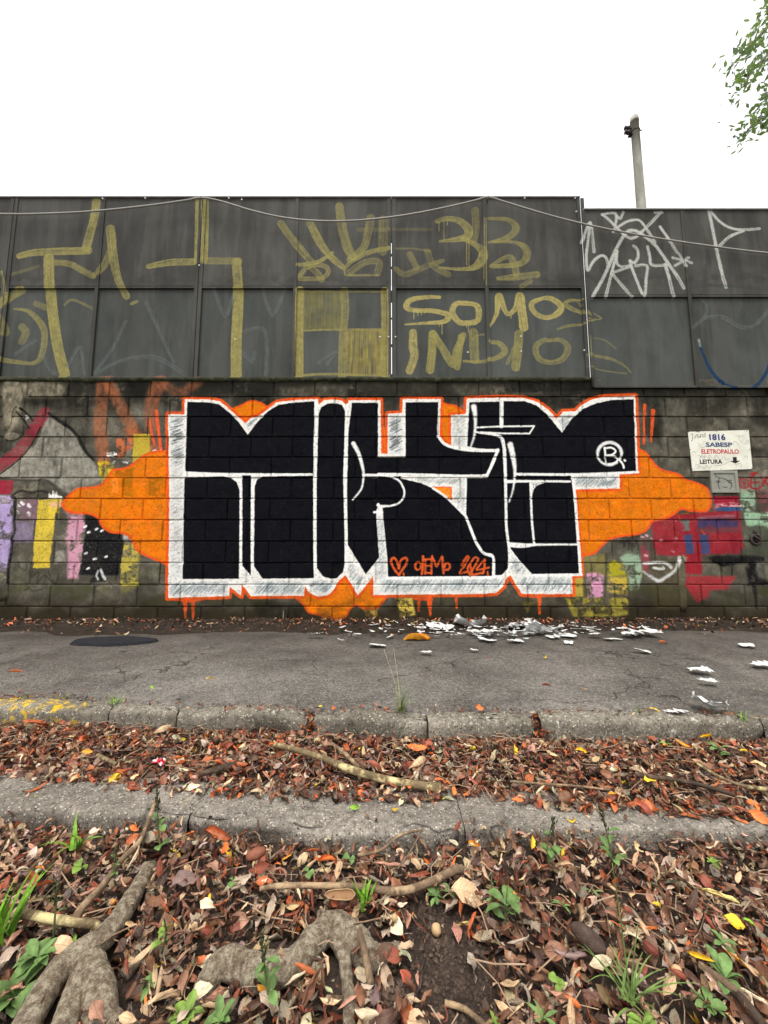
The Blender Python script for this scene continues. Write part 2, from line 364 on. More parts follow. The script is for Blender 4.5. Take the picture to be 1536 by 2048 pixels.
# --- older graffiti, right
RED = (148, 34, 46)
poly(cK, [(320,230),(480,200),(560,150),(780,140),(960,120),(960,20),(1010,0),(1230,0),(1250,130),(1260,360),(1290,480),(1240,560),(840,570),(850,770),(680,770),(680,580),(380,575),(340,420)], RED, .92, 3, 'solid', var=16)
poly(cK, [(210,380),(290,370),(300,560),(320,740),(240,740),(215,560)], (150,60,72), .75, 4, 'worn')
for q in ((230,380),(275,370),(320,400),(430,420),(540,530),(560,215),(575,390),(270,575)): stroke(cK, [(q[0]-10,q[1]),(q[0]+10,q[1]+6)], 4, (224,190,196), .8, 2.5, 'worn')
poly(cK, [(620,200),(725,205),(720,320),(640,320)], (96,112,104), .9, 3, 'worn')
poly(cK, [(660,360),(750,360),(765,560),(680,560)], (52,70,110), .92, 1.5); poly(cK, [(820,350),(915,360),(935,560),(845,560)], (52,70,110), .9, 2)
poly(cK, [(795,180),(1230,170),(1240,340),(810,345)], (86,62,66), .9, 3, 'thin'); poly(cK, [(800,215),(1000,195),(1230,220),(1220,280),(810,290)], (54,52,92), .85, 5, 'worn')
stroke(cK, [(810,195),(950,175),(1180,165)], 5, (170,150,165), .6, 4, 'thin')
poly(cK, [(985,45),(1060,10),(1180,20),(1270,50),(1250,75),(1060,70),(985,90)], (220,178,188), .95, 2, 'worn'); poly(cK, [(985,85),(1080,70),(1270,80),(1260,118),(985,120)], (46,82,122), .95, 1.5)
poly(cK, [(950,75),(985,30),(985,125),(970,125)], (120,110,96), .6, 4)
poly(cK, [(1130,360),(1200,370),(1240,500),(1290,480),(1240,560),(1150,560)], (110,26,40), .7, 3, 'thin')
poly(cK, [(960,-40),(1230,-40),(1230,5),(985,40),(960,20)], (158,30,52), .95, 1.5)
poly(cK, [(1240,-130),(1420,-140),(1400,120),(1260,120)], (150,178,148), .85, 4, 'worn'); poly(cK, [(1400,-100),(1640,-110),(1640,180),(1530,180),(1440,60)], (128,70,72), .7, 6, 'worn')
poly(cK, [(1280,130),(1640,130),(1640,380),(1560,300),(1440,260),(1310,280)], (150,182,150), .92, 3, 'worn')
poly(cK, [(1300,290),(1440,250),(1640,320),(1640,560),(1310,560)], (62,78,58), .75, 8, 'thin'); 
poly(cK, [(0,600),(60,560),(210,580),(230,720),(210,860),(190,920),(100,940),(80,790),(50,700)], (150,174,146), .88, 4, 'worn')
poly(cK, [(0,540),(210,480),(210,580),(60,570)], (140,158,136), .5, 8, 'thin')
for k in range(14):
    x = 10+k*14; stroke(cK, [(x, 375), (x+random.uniform(-12, 12), 470+random.uniform(-40, 70))], 3, (22,22,20), .8, 2.5, 'thin')
poly(cK, [(320,590),(600,600),(640,1140),(360,1150),(340,900)], (74,62,40), .8, 5, 'thin', var=12); poly(cK, [(600,640),(660,640),(690,1140),(620,1150)], (104,94,72), .7, 4, 'thin')
poly(cK, [(380,1130),(690,1130),(690,1240),(380,1260)], (26,20,14), .75, 8, 'thin')
stroke(cK, [(250,660),(400,650),(480,660),(530,700)], [6,6,6,7], (206,206,204), .92, 2.4); stroke(cK, [(345,705),(400,715),(450,715),(445,700)], 5, (214,214,212), .92, 2)
stroke(cK, [(240,745),(320,800),(400,840),(480,800),(570,730),(600,660),(615,600)], [3,6,7,6,6,6,7], (208,208,206), .9, 3)
poly(cK, [(690,790),(1200,790),(1120,930),(930,940),(930,1000),(790,1070),(720,960),(660,880)], (158,44,52), .9, 4, 'solid', var=10)
poly(cK, [(690,580),(840,580),(860,770),(680,770)], RED, .9, 3); poly(cK, [(640,570),(700,600),(680,640)], (190,186,150), .6, 4)
poly(cK, [(910,590),(1000,580),(1300,575),(1500,590),(1500,640),(1420,650),(1400,730),(1340,730),(1330,660),(1220,670),(1060,695),(960,650)], (15,15,17), .95, 3, 'solid', var=3)
poly(cK, [(1300,700),(1400,720),(1440,800),(1536,850),(1640,840),(1640,890),(1330,890)], (15,15,17), .92, 5, 'worn', var=3); stroke(cK, [(1390,890),(1420,1120)], [9,5], (18,18,18), .85, 3); stroke(cK, [(1160,680),(1158,780)], 2.5, (20,20,20), .85, 1.5)
stroke(cK, [(1440,660),(1460,800),(1600,700)], 14, (150,150,140), .35, 8, 'thin')
OLY = (176, 160, 58)
poly(cF, [(230,1315),(380,1300),(400,1450),(235,1430)], (140,128,48), .8, 6, 'thin'); poly(cF, [(400,1370),(450,1340),(520,1380),(535,1450),(400,1455)], (168,158,20), .85, 4, 'worn')
poly(cF, [(400,1460),(540,1460),(550,1595),(395,1560)], (200,172,66), .88, 4, 'worn'); poly(cF, [(170,1465),(235,1465),(235,1600),(160,1600)], (190,166,66), .85, 3, 'worn')
poly(cF, [(110,1610),(550,1605),(545,1720),(480,1740),(160,1740)], (176,162,62), .9, 4, 'worn'); poly(cF, [(255,1435),(310,1425),(380,1440),(378,1600),(265,1610)], (214,150,182), .92, 2.5, 'worn')
stroke(cF, [(235,1420),(240,1600)], 4, (90,84,60), .7, 3); stroke(cF, [(395,1300),(395,1440),(385,1600)], 4, (60,56,40), .75, 3)
for k in range(9): x = 170+k*42; stroke(cF, [(x, 1625), (x+8, 1690+random.uniform(0, 40))], 8, (52,48,28), .5, 7, 'thin')
poly(cF, [(1320,720),(1560,720),(1560,850),(1320,850)], (150,140,122), .55, 8, 'thin')
for p in ([(1330,770),(1345,830),(1395,825),(1390,775),(1335,770)], [(1352,790),(1380,800)], [(1440,735),(1420,760),(1415,830),(1470,835)], [(1415,795),(1470,790)], [(1405,735),(1460,725)], [(1480,830),(1545,740)], [(1490,760),(1550,830)], [(1365,800),(1375,835)]):
    stroke(cF, p, 3.6, (150,36,40), .95, 1.4, curve=3)
poly(FULL, [(1475,940),(1500,938),(1500,985),(1478,985)], (120,112,98), .3, 6)
# bottom marks
poly(cL, [(190,680),(410,680),(450,900),(250,930)], (206,180,78), .95, 2.5, 'worn'); stroke(cL, [(250,730),(275,760),(300,735)], 2, (110,92,40), .7, 1.2)
stroke(cL, [(275,760),(270,810)], 2, (110,92,40), .7, 1.2)
poly(FULL, [(500,1205),(610,1205),(600,1238),(520,1240)], (20,20,23), .8, 7, 'thin'); stroke(FULL, [(566,1222),(566,1245)], 1.6, (200,200,195), .8, 1.2)
poly(FULL, [(722,1212),(758,1205),(752,1238),(735,1240)], (196,160,70), .8, 3, 'worn'); poly(FULL, [(725,1205),(740,1205),(735,1230)], (140,50,40), .6, 4)
poly(FULL, [(1030,1215),(1075,1210),(1080,1240),(1040,1238)], (30,28,26), .7, 6, 'thin'); poly(FULL, [(1043,1205),(1068,1205),(1055,1226)], (150,130,50), .6, 4, 'worn')
# --- the big piece: orange cloud
ORA = (246, 126, 12); ORL = (226, 84, 28)
cl_left = [(1290,625),(1180,632),(1110,655),(1040,710),(970,750),(900,765),(860,770),(815,845),(780,885),(700,905),(605,912),(540,955),(490,1010),(485,1045),(520,1085),(600,1100),(690,1105),(755,1140),(785,1200),(850,1245),(960,1258),(1010,1300),(1040,1370),(1090,1410),(1180,1450),(1300,1500),(1420,1450),(1420,700)]
cl_right = [(610,565),(650,570),(690,600),(740,670),(800,710),(900,735),(960,775),(1040,800),(1100,835),(1122,880),(1130,930),(1110,985),(1050,997),(980,990),(920,980),(880,1010),(800,1050),(720,1065),(680,1125),(600,1160),(500,1170),(420,1190),(370,1230),(310,1290),(210,1305),(150,1100),(100,700),(500,600)]
tops = [(cG, [(440,170),(470,150),(520,132),(560,110),(600,103),(650,120),(690,140),(745,120),(680,220),(545,300)]), (cG, [(1395,270),(1470,275),(1475,460),(1395,460)]),
        (cH, [(335,90),(380,112),(430,120),(470,145),(500,180),(420,360),(330,330)]), (cH, [(290,575),(415,578),(412,670)]), (cH, [(960,150),(1005,190),(1060,150),(1010,215)]),
        (cG, [(860,1350),(920,1405),(950,1455),(1010,1470),(1060,1490),(1120,1500),(1180,1490),(1210,1440),(1250,1410),(1310,1432),(1390,1425),(1450,1350),(1380,1200),(1180,1190)])]
for cr, p in [(cE, cl_left), (cF, cl_right)]+tops:
    cvx = 4 if len(p) > 15 else 0
    poly(cr, p, ORA, .97, 1.5, 'solid', cvx, var=16)
    poly(cr, p, (222,106,8), .5, 2, 'thin', cvx, var=20, s=7); poly(cr, p, (160,100,12), .30, 2, 'worn', cvx, var=20, s=13)
poly(cI, [(560,820),(740,800),(740,890),(570,880)], (150,88,8), .75, 2, 'worn'); poly(cI, [(630,900),(740,890),(735,1090),(640,1080)], (150,96,8), .7, 3, 'worn'); poly(cI, [(905,900),(1060,900),(1060,1085),(905,1085)], (150,92,8), .7, 2, 'worn')
poly(cI, [(540,880),(590,900),(600,1060),(530,1050)], (244,134,40), .9, 2)
for k in range(26):
    x = random.uniform(200, 1080); y = random.uniform(880, 1250); a_ = random.uniform(0, 3.1)
    stroke(cF, [(x, y), (x+50*math.cos(a_), y+30*math.sin(a_))], 2.5, random.choice([(232,98,26),(150,110,10),(240,150,40)]), .5*(y < 1150 or x < 350), 1.8)
for cr, p in ((cE, cl_left[:-2]), (cF, cl_right[:-3])): stroke(cr, p, 5, ORL, .92, 1.5, curve=4)
for cr, p in ((cG, [(440,170),(470,150),(520,132),(560,110),(600,103),(650,120),(690,140),(745,120)]), (cG, [(870,1365),(920,1410),(950,1455),(1010,1470),(1060,1490),(1120,1500),(1180,1490),(1210,1440),(1250,1410),(1310,1432),(1390,1425),(1440,1370)]), (cH, [(345,95),(380,112),(430,120),(470,145)])): stroke(cr, p, 4.5, ORL, .85, 1.8)
# white silhouette with orange-red line round it
sil = cG([(50,187),(155,190),(157,92),(310,92),(385,106),(430,145),(545,245),(580,213),(640,195),(685,158),(745,112),(850,98),(1010,90),(1014,125),(1050,98),(1110,92),(1165,102),(1195,135),(1207,98),(1410,97),(1415,440)]) \
    + cH([(42,391),(42,165),(125,160),(128,80),(345,80),(338,290),(360,325),(403,345),(403,172),(485,165),(492,78),(690,72),(820,75),(900,100),(960,145),(1005,192),(1040,152),(1110,150),(1150,112),(1200,84),(1270,68),(1450,62),(1468,496),(1365,503),(1362,590),(1106,595),(1125,830),(1146,1080),(1092,1085),(1096,1190),(805,1190),(740,1085),(722,1095),(700,1145),(660,1183),(580,1190),(380,1192)]) \
    + cG([(1365,1345),(1362,1226),(1265,1348),(1187,1217),(1135,1262),(1110,1312),(1070,1348),(1010,1355),(960,1337),(925,1292),(920,1350),(580,1352),(520,1277),(518,1350),(445,1292),(440,1352),(50,1364),(58,800)])
stroke(FULL, sil+[sil[0]], 11.5, ORL, .96, 1.6, curve=0, var=14)
poly(FULL, sil, (228,226,219), .985, 1.2, 'none', var=9, wob=.8)
poly(cH, [(300,582),(405,584),(404,655)], ORA, .97, 1.3, wob=.5); stroke(cH, [(405,655),(404,584),(300,582)], 2.5, ORL, .9, 1.2, curve=0)
# grey hatching in the white shadow block
def hatch(cr, pts, n, ang, ln, a=.5, c=(112,124,128)):
    poly(cr, pts, (188,192,192), .75, 5, 'roll', 0, 2.5, 16)
    P = np.array(cr(pts)); x0, y0 = P.min(0); x1, y1 = P.max(0); k = 0; tries = 0
    pp = [tuple(q) for q in P]
    def inside(x, y):
        r = False
        for i in range(len(pp)):
            ax, ay = pp[i]; bx, by = pp[i-1]
            if (ay > y) != (by > y) and x < (bx-ax)*(y-ay)/(by-ay)+ax: r = not r
        return r
    while k < n and tries < n*6:
        tries += 1; x = random.uniform(x0, x1); y = random.uniform(y0, y1); an = ang+random.uniform(-.12, .12); L = ln*random.uniform(.6, 1.2)
        q = [(x-L/2*math.cos(an), y+L/2*math.sin(an)), (x+L/2*math.cos(an), y-L/2*math.sin(an))]
        if inside(*q[0]) and inside(*q[1]):
            stroke(FULL, q, random.uniform(.8, 1.8), c, a*random.uniform(.6, 1.35), 1.1, wob=.3, s=k); k += 1
hatch(cG, [(62,200),(150,205),(150,520),(66,520)], 55, .35, 18, .8, (92,96,96)); hatch(cG, [(66,520),(148,520),(140,1240),(60,1240)], 70, .55, 16, .4, (150,142,140))
hatch(cG, [(60,1262),(435,1255),(430,1345),(60,1350)], 120, .8, 15); hatch(cG, [(600,1255),(915,1255),(915,1340),(600,1340)], 110, .8, 15); hatch(cG, [(935,1250),(1120,1250),(1080,1330),(980,1330)], 45, .8, 14)
hatch(cG, [(1195,1100),(1300,1230),(1265,1320),(1195,1190)], 25, 1.0, 14); hatch(cG, [(1385,840),(1425,840),(1450,1230),(1380,1250)], 30, 1.2, 10); hatch(cG, [(1465,190),(1535,190),(1535,450),(1470,440)], 26, .5, 16, .9, (90,94,94))
hatch(cH, [(50,180),(125,170),(125,395),(50,390)], 30, .5, 16, .9, (90,94,94)); hatch(cH, [(410,180),(485,175),(485,350),(410,345)], 60, .9, 8, .4, (140,138,128))
hatch(cH, [(0,1100),(640,1098),(700,1110),(660,1175),(0,1180)], 190, 1.0, 15); hatch(cH, [(760,1090),(1085,1090),(1085,1175),(820,1180)], 100, 1.0, 14); hatch(cH, [(1110,515),(1355,515),(1350,580),(1110,580)], 90, .8, 12); hatch(cH, [(740,950),(850,1070),(780,1080),(745,1050)], 25, 1.0, 12)
hatch(cH, [(200,525),(480,520),(480,570),(240,560)], 60, .6, 9, .4, (140,138,128)); hatch(cH, [(415,590),(480,590),(478,720),(415,650)], 30, .9, 9, .4, (140,138,128)); hatch(cH, [(1010,200),(1100,160),(1040,260)], 20, .6, 10); hatch(cG, [(550,250),(630,205),(565,300)], 18, .6, 10)
# black letter bodies
BLK = (7, 8, 14)
def blk(cr, p, cu=0): poly(cr, p, BLK, .985, 1.1, 'none', cu, var=3, wob=.7); poly(cr, p, (30,31,34), .22, 2, 'worn', cu, var=3, wob=.7, s=3)
blk(cG, [(175,110),(310,112),(375,125),(450,185),(510,250),(560,320),(620,242),(690,170),(760,128),(850,115),(986,105),(978,567),(525,565),(430,570),(160,556)])
blk(cG, [(155,592),(400,586),(450,595),(490,625),(508,680),(505,1240),(145,1243),(150,850)]); blk(cG, [(527,576),(580,576),(580,1060),(578,1227),(525,1160)]); blk(cG, [(605,650),(622,605),(655,588),(978,582),(982,1236),(655,1241),(600,1160)])
blk(cG, [(1015,180),(1030,142),(1070,120),(1118,117),(1162,130),(1184,170),(1178,400),(1170,600),(1183,1000),(1182,1140),(1168,1200),(1130,1238),(1090,1240),(1038,1222),(1003,1170),(1000,1000),(1000,640),(1008,400)])
blk(cG, [(1228,115),(1393,115),(1393,462),(1470,464),(1540,464),(1540,600),(1310,592),(1400,592),(1480,592),(1525,635),(1532,700),(1500,752),(1460,768),(1400,762),(1380,810),(1400,1105),(1315,1212),(1200,1020),(1195,700),(1205,300)])
blk(cH, [(-10,412),(145,410),(145,100),(330,98),(323,260),(335,315),(380,350),(470,375),(570,383),(655,382),(602,508),(490,510),(-10,506)])
blk(cH, [(-10,525),(60,524),(105,548),(132,595),(135,632),(110,670),(60,692),(12,700),(28,850),(42,1000),(45,1093),(635,1092),(640,985),(590,965),(545,910),(510,830),(480,745),(430,690),(370,640),(300,590),(230,560),(150,540),(75,524)])
blk(cH, [(-10,524),(60,524),(105,550),(132,595),(134,632),(110,668),(60,688),(-10,690)])
blk(cH, [(508,100),(685,95),(820,93),(890,118),(950,170),(1035,272),(1090,195),(1150,140),(1230,105),(1310,88),(1440,82),(1455,490),(1088,515),(1105,700),(1120,900),(1130,1073),(865,1076),(785,990),(735,920),(728,1040),(690,1084),(650,1084),(645,975),(590,950),(550,890),(520,810),(482,740),(490,530),(612,528),(680,370),(560,362),(495,350)])
# white lines on the black
WH = (232, 231, 226)
def wl_(cr, p, w, cu=5, a=.98, so=1.2): stroke(cr, p, w, WH, a, so, 'none', curve=cu, var=6, wob=.4)
wl_(cG, [(158,566),(250,570),(400,572),(520,572),(700,575),(978,574)], [9,8,6,4.5,4.5,4.5])
poly(cG, [(440,575),(525,575),(520,690),(505,640),(480,610)], WH, .98, 1.2); poly(cG, [(580,575),(660,582),(620,602),(603,650),(585,680)], WH, .98, 1.2)
wl_(cG, [(516,580),(516,900),(516,1200)], 4.2); wl_(cG, [(590,580),(588,900),(590,1200)], 5)
wl_(cG, [(520,1160),(580,1232)], 4, 0)
wl_(cG, [(1000,110),(992,400),(990,700),(990,1000),(992,1170)], 6.5); wl_(cG, [(1196,130),(1190,350),(1184,600),(1190,1000),(1190,1180)], 6.5)
wl_(cG, [(1236,375),(1270,440),(1298,540),(1300,600),(1285,670),(1232,735)], [9,8,6,4.5,4,3.5], so=2)
wl_(cG, [(1300,577),(1400,577),(1540,577)], 5.5); wl_(cH, [(-10,508),(200,510),(490,520),(604,520)], 5.5)
wl_(cH, [(-10,512),(60,522),(110,548),(136,600),(132,640),(105,672),(60,688),(0,688),(-16,685)], 4.2); wl_(cG, [(1395,765),(1415,800)], 6, 0); wl_(cG, [(1370,815),(1420,815)], 5, 0)
wl_(cH, [(330,290),(370,340),(460,366),(560,374),(665,372)], 6); wl_(cH, [(670,368),(640,450),(602,520)], 5)
wl_(cH, [(690,92),(690,236)], 8, 0); wl_(cH, [(545,242),(690,236),(876,234),(850,276),(700,276),(545,268)], 3.8, 0)
wl_(cH, [(532,125),(542,200),(535,290),(515,350)], [12,7,5,3], so=3)
wl_(cH, [(560,272),(675,290),(702,340),(710,450),(714,600),(718,800),(733,930),(734,1040),(715,1075),(690,1088),(640,1090)], [3,6,7,7,6,5.5,5.5,5.5,5.5,5,4.5])
wl_(cH, [(740,340),(758,420),(766,500),(755,600),(733,665)], [12,10,6,4,3], so=2.6); wl_(cH, [(770,508),(1090,510),(1300,504),(1468,496)], 5.6)
wl_(cH, [(715,550),(850,548),(1078,550)], [7,5,4.6]); wl_(cH, [(855,560),(862,750),(876,905)], 4.8); poly(cH, [(850,553),(940,555),(885,575),(868,610),(862,650)], WH, .98, 1.2)
wl_(cH, [(742,910),(820,914),(900,909),(1125,908)], [10,9,5,4], so=1.6); wl_(cH, [(1092,512),(1110,660),(1124,850),(1142,1080)], 5.6); wl_(cH, [(860,1084),(1145,1080)], 5, 0)
wl_(cH, [(484,740),(515,820),(548,900),(590,958),(642,978),(646,1090)], 5.5); wl_(cH, [(300,588),(370,635),(430,690),(480,742)], 5); wl_(cH, [(490,515),(484,740)], 3.5, 0)
wl_(cH, [(40,1100),(640,1096)], 6, 0)
# circle and letter
t_ = np.linspace(.9, 2*math.pi+.55, 18); wl_(cH, [(1304+68*math.cos(a), 392+64*math.sin(a)) for a in t_], [7 if math.sin(a) < 0 else 5 for a in t_], 3, .95, 2.2)
wl_(cH, [(1276,358),(1280,400),(1286,448)], 4.4); wl_(cH, [(1274,362),(1315,358),(1338,378),(1318,398),(1286,402),(1330,406),(1352,424),(1330,446),(1286,450)], 4.2); wl_(cH, [(1362,428),(1380,450),(1386,472)], 4.6); wl_(cH, [(1391,428),(1393,431)], 5, 0)
# signature strokes
SG = (214, 88, 38)
for p, w in (([(240,385),(180,310),(140,220),(150,175),(185,170),(215,215),(240,300)], 5), ([(240,300),(255,220),(300,170),(340,180),(335,240),(290,310),(240,385)], 5), ([(300,365),(303,385)], 4),
    ([(520,240),(480,220),(448,260),(460,310),(500,315),(520,270)], 4), ([(548,150),(545,250),(535,370)], 5), ([(580,185),(578,280),(578,370)], 4), ([(560,185),(650,185)], 4), ([(575,270),(650,268)], 4), ([(578,358),(655,358)], 4),
    ([(665,145),(658,250),(655,370)], 4.5), ([(665,150),(700,230),(722,275),(760,210),(795,150),(800,260),(812,365)], 4.5), ([(820,290),(835,245),(870,235),(893,270),(875,315),(830,320)], 4.5),
    ([(1045,260),(1080,190),(1115,150),(1130,165),(1095,240),(1020,360),(1110,345)], 4.5), ([(1150,250),(1120,300),(1140,370),(1165,330),(1150,250)], 4.5), ([(1155,240),(1200,170),(1245,165),(1245,210),(1165,375),(1320,355)], 4.5), ([(1335,190),(1270,265),(1240,320),(1390,290)], 4), ([(1335,190),(1335,280),(1315,365)], 4.5), ([(1372,350),(1380,390)], 4), ([(1145,365),(1152,405)], 3)):
    stroke(cL, p, w, SG, .95, 1.2, curve=4)
# drips under the outline
for cr, p, w in ((cG, [(160,1375),(160,1490)], [10,4]), (cG, [(210,1375),(210,1510)], [9,3]), (cG, [(70,1370),(180,1385),(280,1372)], 4), (cL, [(495,690),(495,850)], [7,4]), (cL, [(630,690),(642,905)], [11,4]), (cL, [(975,690),(978,808)], [6,4]), (cL, [(440,690),(660,700)], 6), (cH, [(905,1200),(907,1300)], [8,5]), (cH, [(820,1200),(900,1210)], 4), (cF, [(664,250),(662,520)], [7,5]), (cF, [(724,290),(712,505)], [9,4])):
    stroke(cr, p, w, (222,84,34), .95, 1.3)
# --- yellow roller letters on the metal fence
YE = (138, 130, 74)
def ye(cr, p, w, a=.85, br=.62, c=YE, cu=5): stroke(cr, p, (np.array(w)*1.12 if np.ndim(w) else w*1.12), c, min(a*1.06, 1), 1.3, curve=cu, brush=br, var=12, s=random.randrange(40))
ye(cA, [(735,118),(715,250),(655,480)], [16,16,17]); ye(cA, [(140,540),(250,515),(450,505),(670,500)], [12,14,15,15]); ye(cA, [(365,560),(370,750),(385,950),(420,1200),(480,1450)], 19.5, .95, .5)
ye(cA, [(380,590),(520,600),(620,650),(710,695)], 12, .6); ye(cA, [(720,690),(800,600),(860,430),(850,320)], [10,14,14,10], .6); ye(cA, [(840,330),(865,560),(900,720),(960,845)], [17,17,14,13], .75); ye(cA, [(1000,900),(1035,885)], 7, .7)
ye(cA, [(1135,620),(1300,590),(1480,585)], [10,14,14]); ye(cA, [(1505,110),(1500,400),(1495,600)], 5, .9)
ye(cA, [(-20,930),(60,850),(150,800)], 16, .7); ye(cA, [(90,940),(200,960),(300,1060),(325,1160),(300,1300),(240,1360),(100,1350),(-40,1330)], [4,8,12,12,11,7,8,10], .65); ye(cA, [(-20,1020),(20,1120)], 18, .5); ye(cA, [(0,660),(30,760),(30,830)], 5, .7); ye(cA, [(150,1080),(180,1120),(150,1190)], 14, .45); ye(cA, [(260,900),(330,930)], 12, .4)
ye(cA, [(90,680),(220,640),(290,620)], 6, .3); ye(cA, [(480,910),(545,870),(700,940)], 5, .4)
ye(cB, [(105,110),(105,300),(100,540)], 13.5, .85); ye(cB, [(55,110),(50,350),(40,570)], 3.5, .9); ye(cB, [(90,550),(200,550),(350,550)], 14, .55); ye(cB, [(335,560),(345,700),(350,760)], 18, .85); ye(cB, [(345,760),(340,950),(330,1150),(330,1395)], 20, 1.0, .4)
ye(cB, [(660,275),(720,360),(800,460),(880,550)], [14,14,15,13], .6); ye(cB, [(875,275),(940,400),(1000,490),(1060,550),(1120,600)], [14,16,13,13,10], .85); ye(cB, [(1090,150),(1110,300),(1150,450),(1190,520)], [16,17,18,15], .7); ye(cB, [(1320,235),(1300,340),(1270,450),(1170,540)], [16,15,14,14], .6)
ye(cB, [(1410,250),(1410,480)], 18, .45); ye(cB, [(785,580),(880,570),(950,550),(1040,490)], [7,9,8,7], .85); ye(cB, [(800,660),(850,600),(930,580),(1000,600),(1000,650),(940,680),(800,680)], 9, .6); ye(cB, [(880,600),(930,640),(960,690)], 12, .5)
ye(cB, [(1130,650),(1135,600),(1200,540),(1330,480),(1450,460)], [3,6,9,10,9], .7); ye(cB, [(1140,655),(1250,655),(1370,655)], 4, .7); ye(cB, [(1170,630),(1280,560),(1380,560),(1370,640)], 13, .45); ye(cB, [(1230,320),(1450,320)], 8, .3)
ye(cB, [(800,765),(795,1000),(795,1395)], 15, 1.0, .35); ye(cB, [(1125,770),(1130,920),(1115,1100),(1110,1390)], 15, .7); poly(cB, [(830,765),(1120,765),(1110,1050),(820,1045)], (120,114,58), .7, 2, 'vbrush', var=14); ye(cB, [(830,1055),(1000,1050),(1400,1045)], 4, .7)
poly(cB, [(1135,1065),(1200,1040),(1400,1050),(1440,1060),(1440,1385),(1140,1390)], (146,132,66), .85, 2, 'vbrush', var=14); ye(cB, [(1420,770),(1425,1000),(1420,1380)], 14, .85); ye(cB, [(830,1385),(1000,1375),(1450,1395)], 5, .85); ye(cB, [(820,768),(1440,770)], 4, .6)
ye(cC, [(380,260),(450,240),(540,255),(610,320),(580,380),(400,408)], [9,10,13,17,14,4], .85); ye(cC, [(560,385),(660,430),(720,490),(690,570),(600,610),(400,600)], [8,11,17,17,8,4], .85); ye(cC, [(660,180),(665,300),(650,390)], 15, .4)
for x, y0, y1 in ((395,270,330),(430,260,400),(455,250,285),(598,380,580),(615,380,600),(725,240,690),(740,240,730)): ye(cC, [(x,y0),(x,y1)], 1.8, .8)
ye(cC, [(760,240),(900,250),(960,310),(900,380),(760,415)], [6,10,14,12,5], .6); ye(cC, [(790,410),(950,415),(1030,460),(1030,540),(960,580),(780,590)], [5,7,14,14,11,8], .65); ye(cC, [(780,580),(900,520),(940,560),(960,640)], [5,10,14,13], .55); ye(cC, [(830,680),(950,670),(1110,650)], [8,13,14], .6); ye(cC, [(1000,740),(1060,700)], 10, .5)
ye(cC, [(80,460),(200,460),(330,480)], 4, .4); ye(cC, [(80,610),(150,650),(300,590),(420,550)], [10,12,12,8], .4); ye(cC, [(180,500),(230,600)], 12, .4); ye(cC, [(310,480),(350,580),(460,650)], 13, .4); ye(cC, [(60,320),(340,320)], 6, .25)
LE = (158, 146, 86)
ye(cC, [(400,810),(300,810),(190,830),(155,875),(200,905),(350,910),(440,930),(470,950),(430,990),(300,1000),(145,1010)], [6,8,10,12,9,9,10,12,9,6,3], .95, .5, LE); ye(cC, [(600,850),(520,860),(495,920),(540,990),(600,1000),(680,980),(685,890),(640,860),(560,860)], [7,10,11,11,10,11,12,9,6], .95, .5, LE)
ye(cC, [(770,1025),(820,930),(835,800),(870,880),(905,935),(960,890),(990,800),(1005,900),(1020,1030)], [4,8,13,10,8,10,15,16,17], .95, .5, LE); ye(cC, [(1190,810),(1100,840),(1075,880),(1120,940),(1200,960),(1280,920),(1290,870),(1220,820),(1150,820)], [6,9,10,10,9,12,12,10,6], .9, .5, LE)
ye(cC, [(1450,835),(1370,830),(1325,855),(1370,895),(1460,930),(1500,960)], [3,5,8,9,6,4], .7, .6); ye(cC, [(1270,1045),(1350,1020),(1460,1010),(1530,990)], [4,6,4,3], .5, .6)
for x, y0, y1 in ((210,910,970),(240,910,945),(265,910,940),(290,910,930),(400,1000,1025),(418,1000,1080),(600,1005,1030),(613,1005,1065),(925,945,965)): ye(cC, [(x,y0),(x,y1)], 1.6, .8, .5, LE)
ye(cC, [(205,1070),(205,1180),(215,1240),(180,1350)], [14,16,15,15], .85, .6, LE); ye(cC, [(350,1080),(345,1200),(330,1345)], 15.5, .85, .5); ye(cC, [(370,1090),(430,1200),(500,1300),(530,1200),(575,1090)], [10,14,15,14,12], .8, .5); ye(cC, [(530,1325),(560,1100)], 12, .7, .5)
ye(cC, [(650,1070),(655,1180),(660,1270)], 17, .65); ye(cC, [(580,1280),(700,1285),(810,1260),(880,1210),(840,1150),(770,1140)], [5,6,9,12,10,7], .75); ye(cC, [(640,1120),(680,1090),(725,1085)], 4, .6)
ye(cC, [(985,1080),(975,1200),(960,1325)], 16, .8); ye(cC, [(900,1295),(930,1230),(950,1180)], 7, .6); ye(cC, [(1180,1120),(1110,1170),(1130,1260),(1220,1290),(1310,1260),(1345,1180),(1290,1125),(1190,1130)], [8,11,11,9,11,12,9,6], .6)
ye(cD, [(60,1370),(120,1365),(150,1400)], 4, .4); ye(cD, [(180,1500),(280,1495),(230,1460)], 3, .5); ye(cD, [(220,1625),(300,1640),(380,1700)], 3, .35); ye(cD, [(190,1740),(330,1765),(430,1810),(480,1860)], [5,6,4,3], .5); ye(cD, [(190,1820),(300,1850),(450,1870)], 3, .4); ye(cD, [(200,1620),(205,1760)], 2, .6)
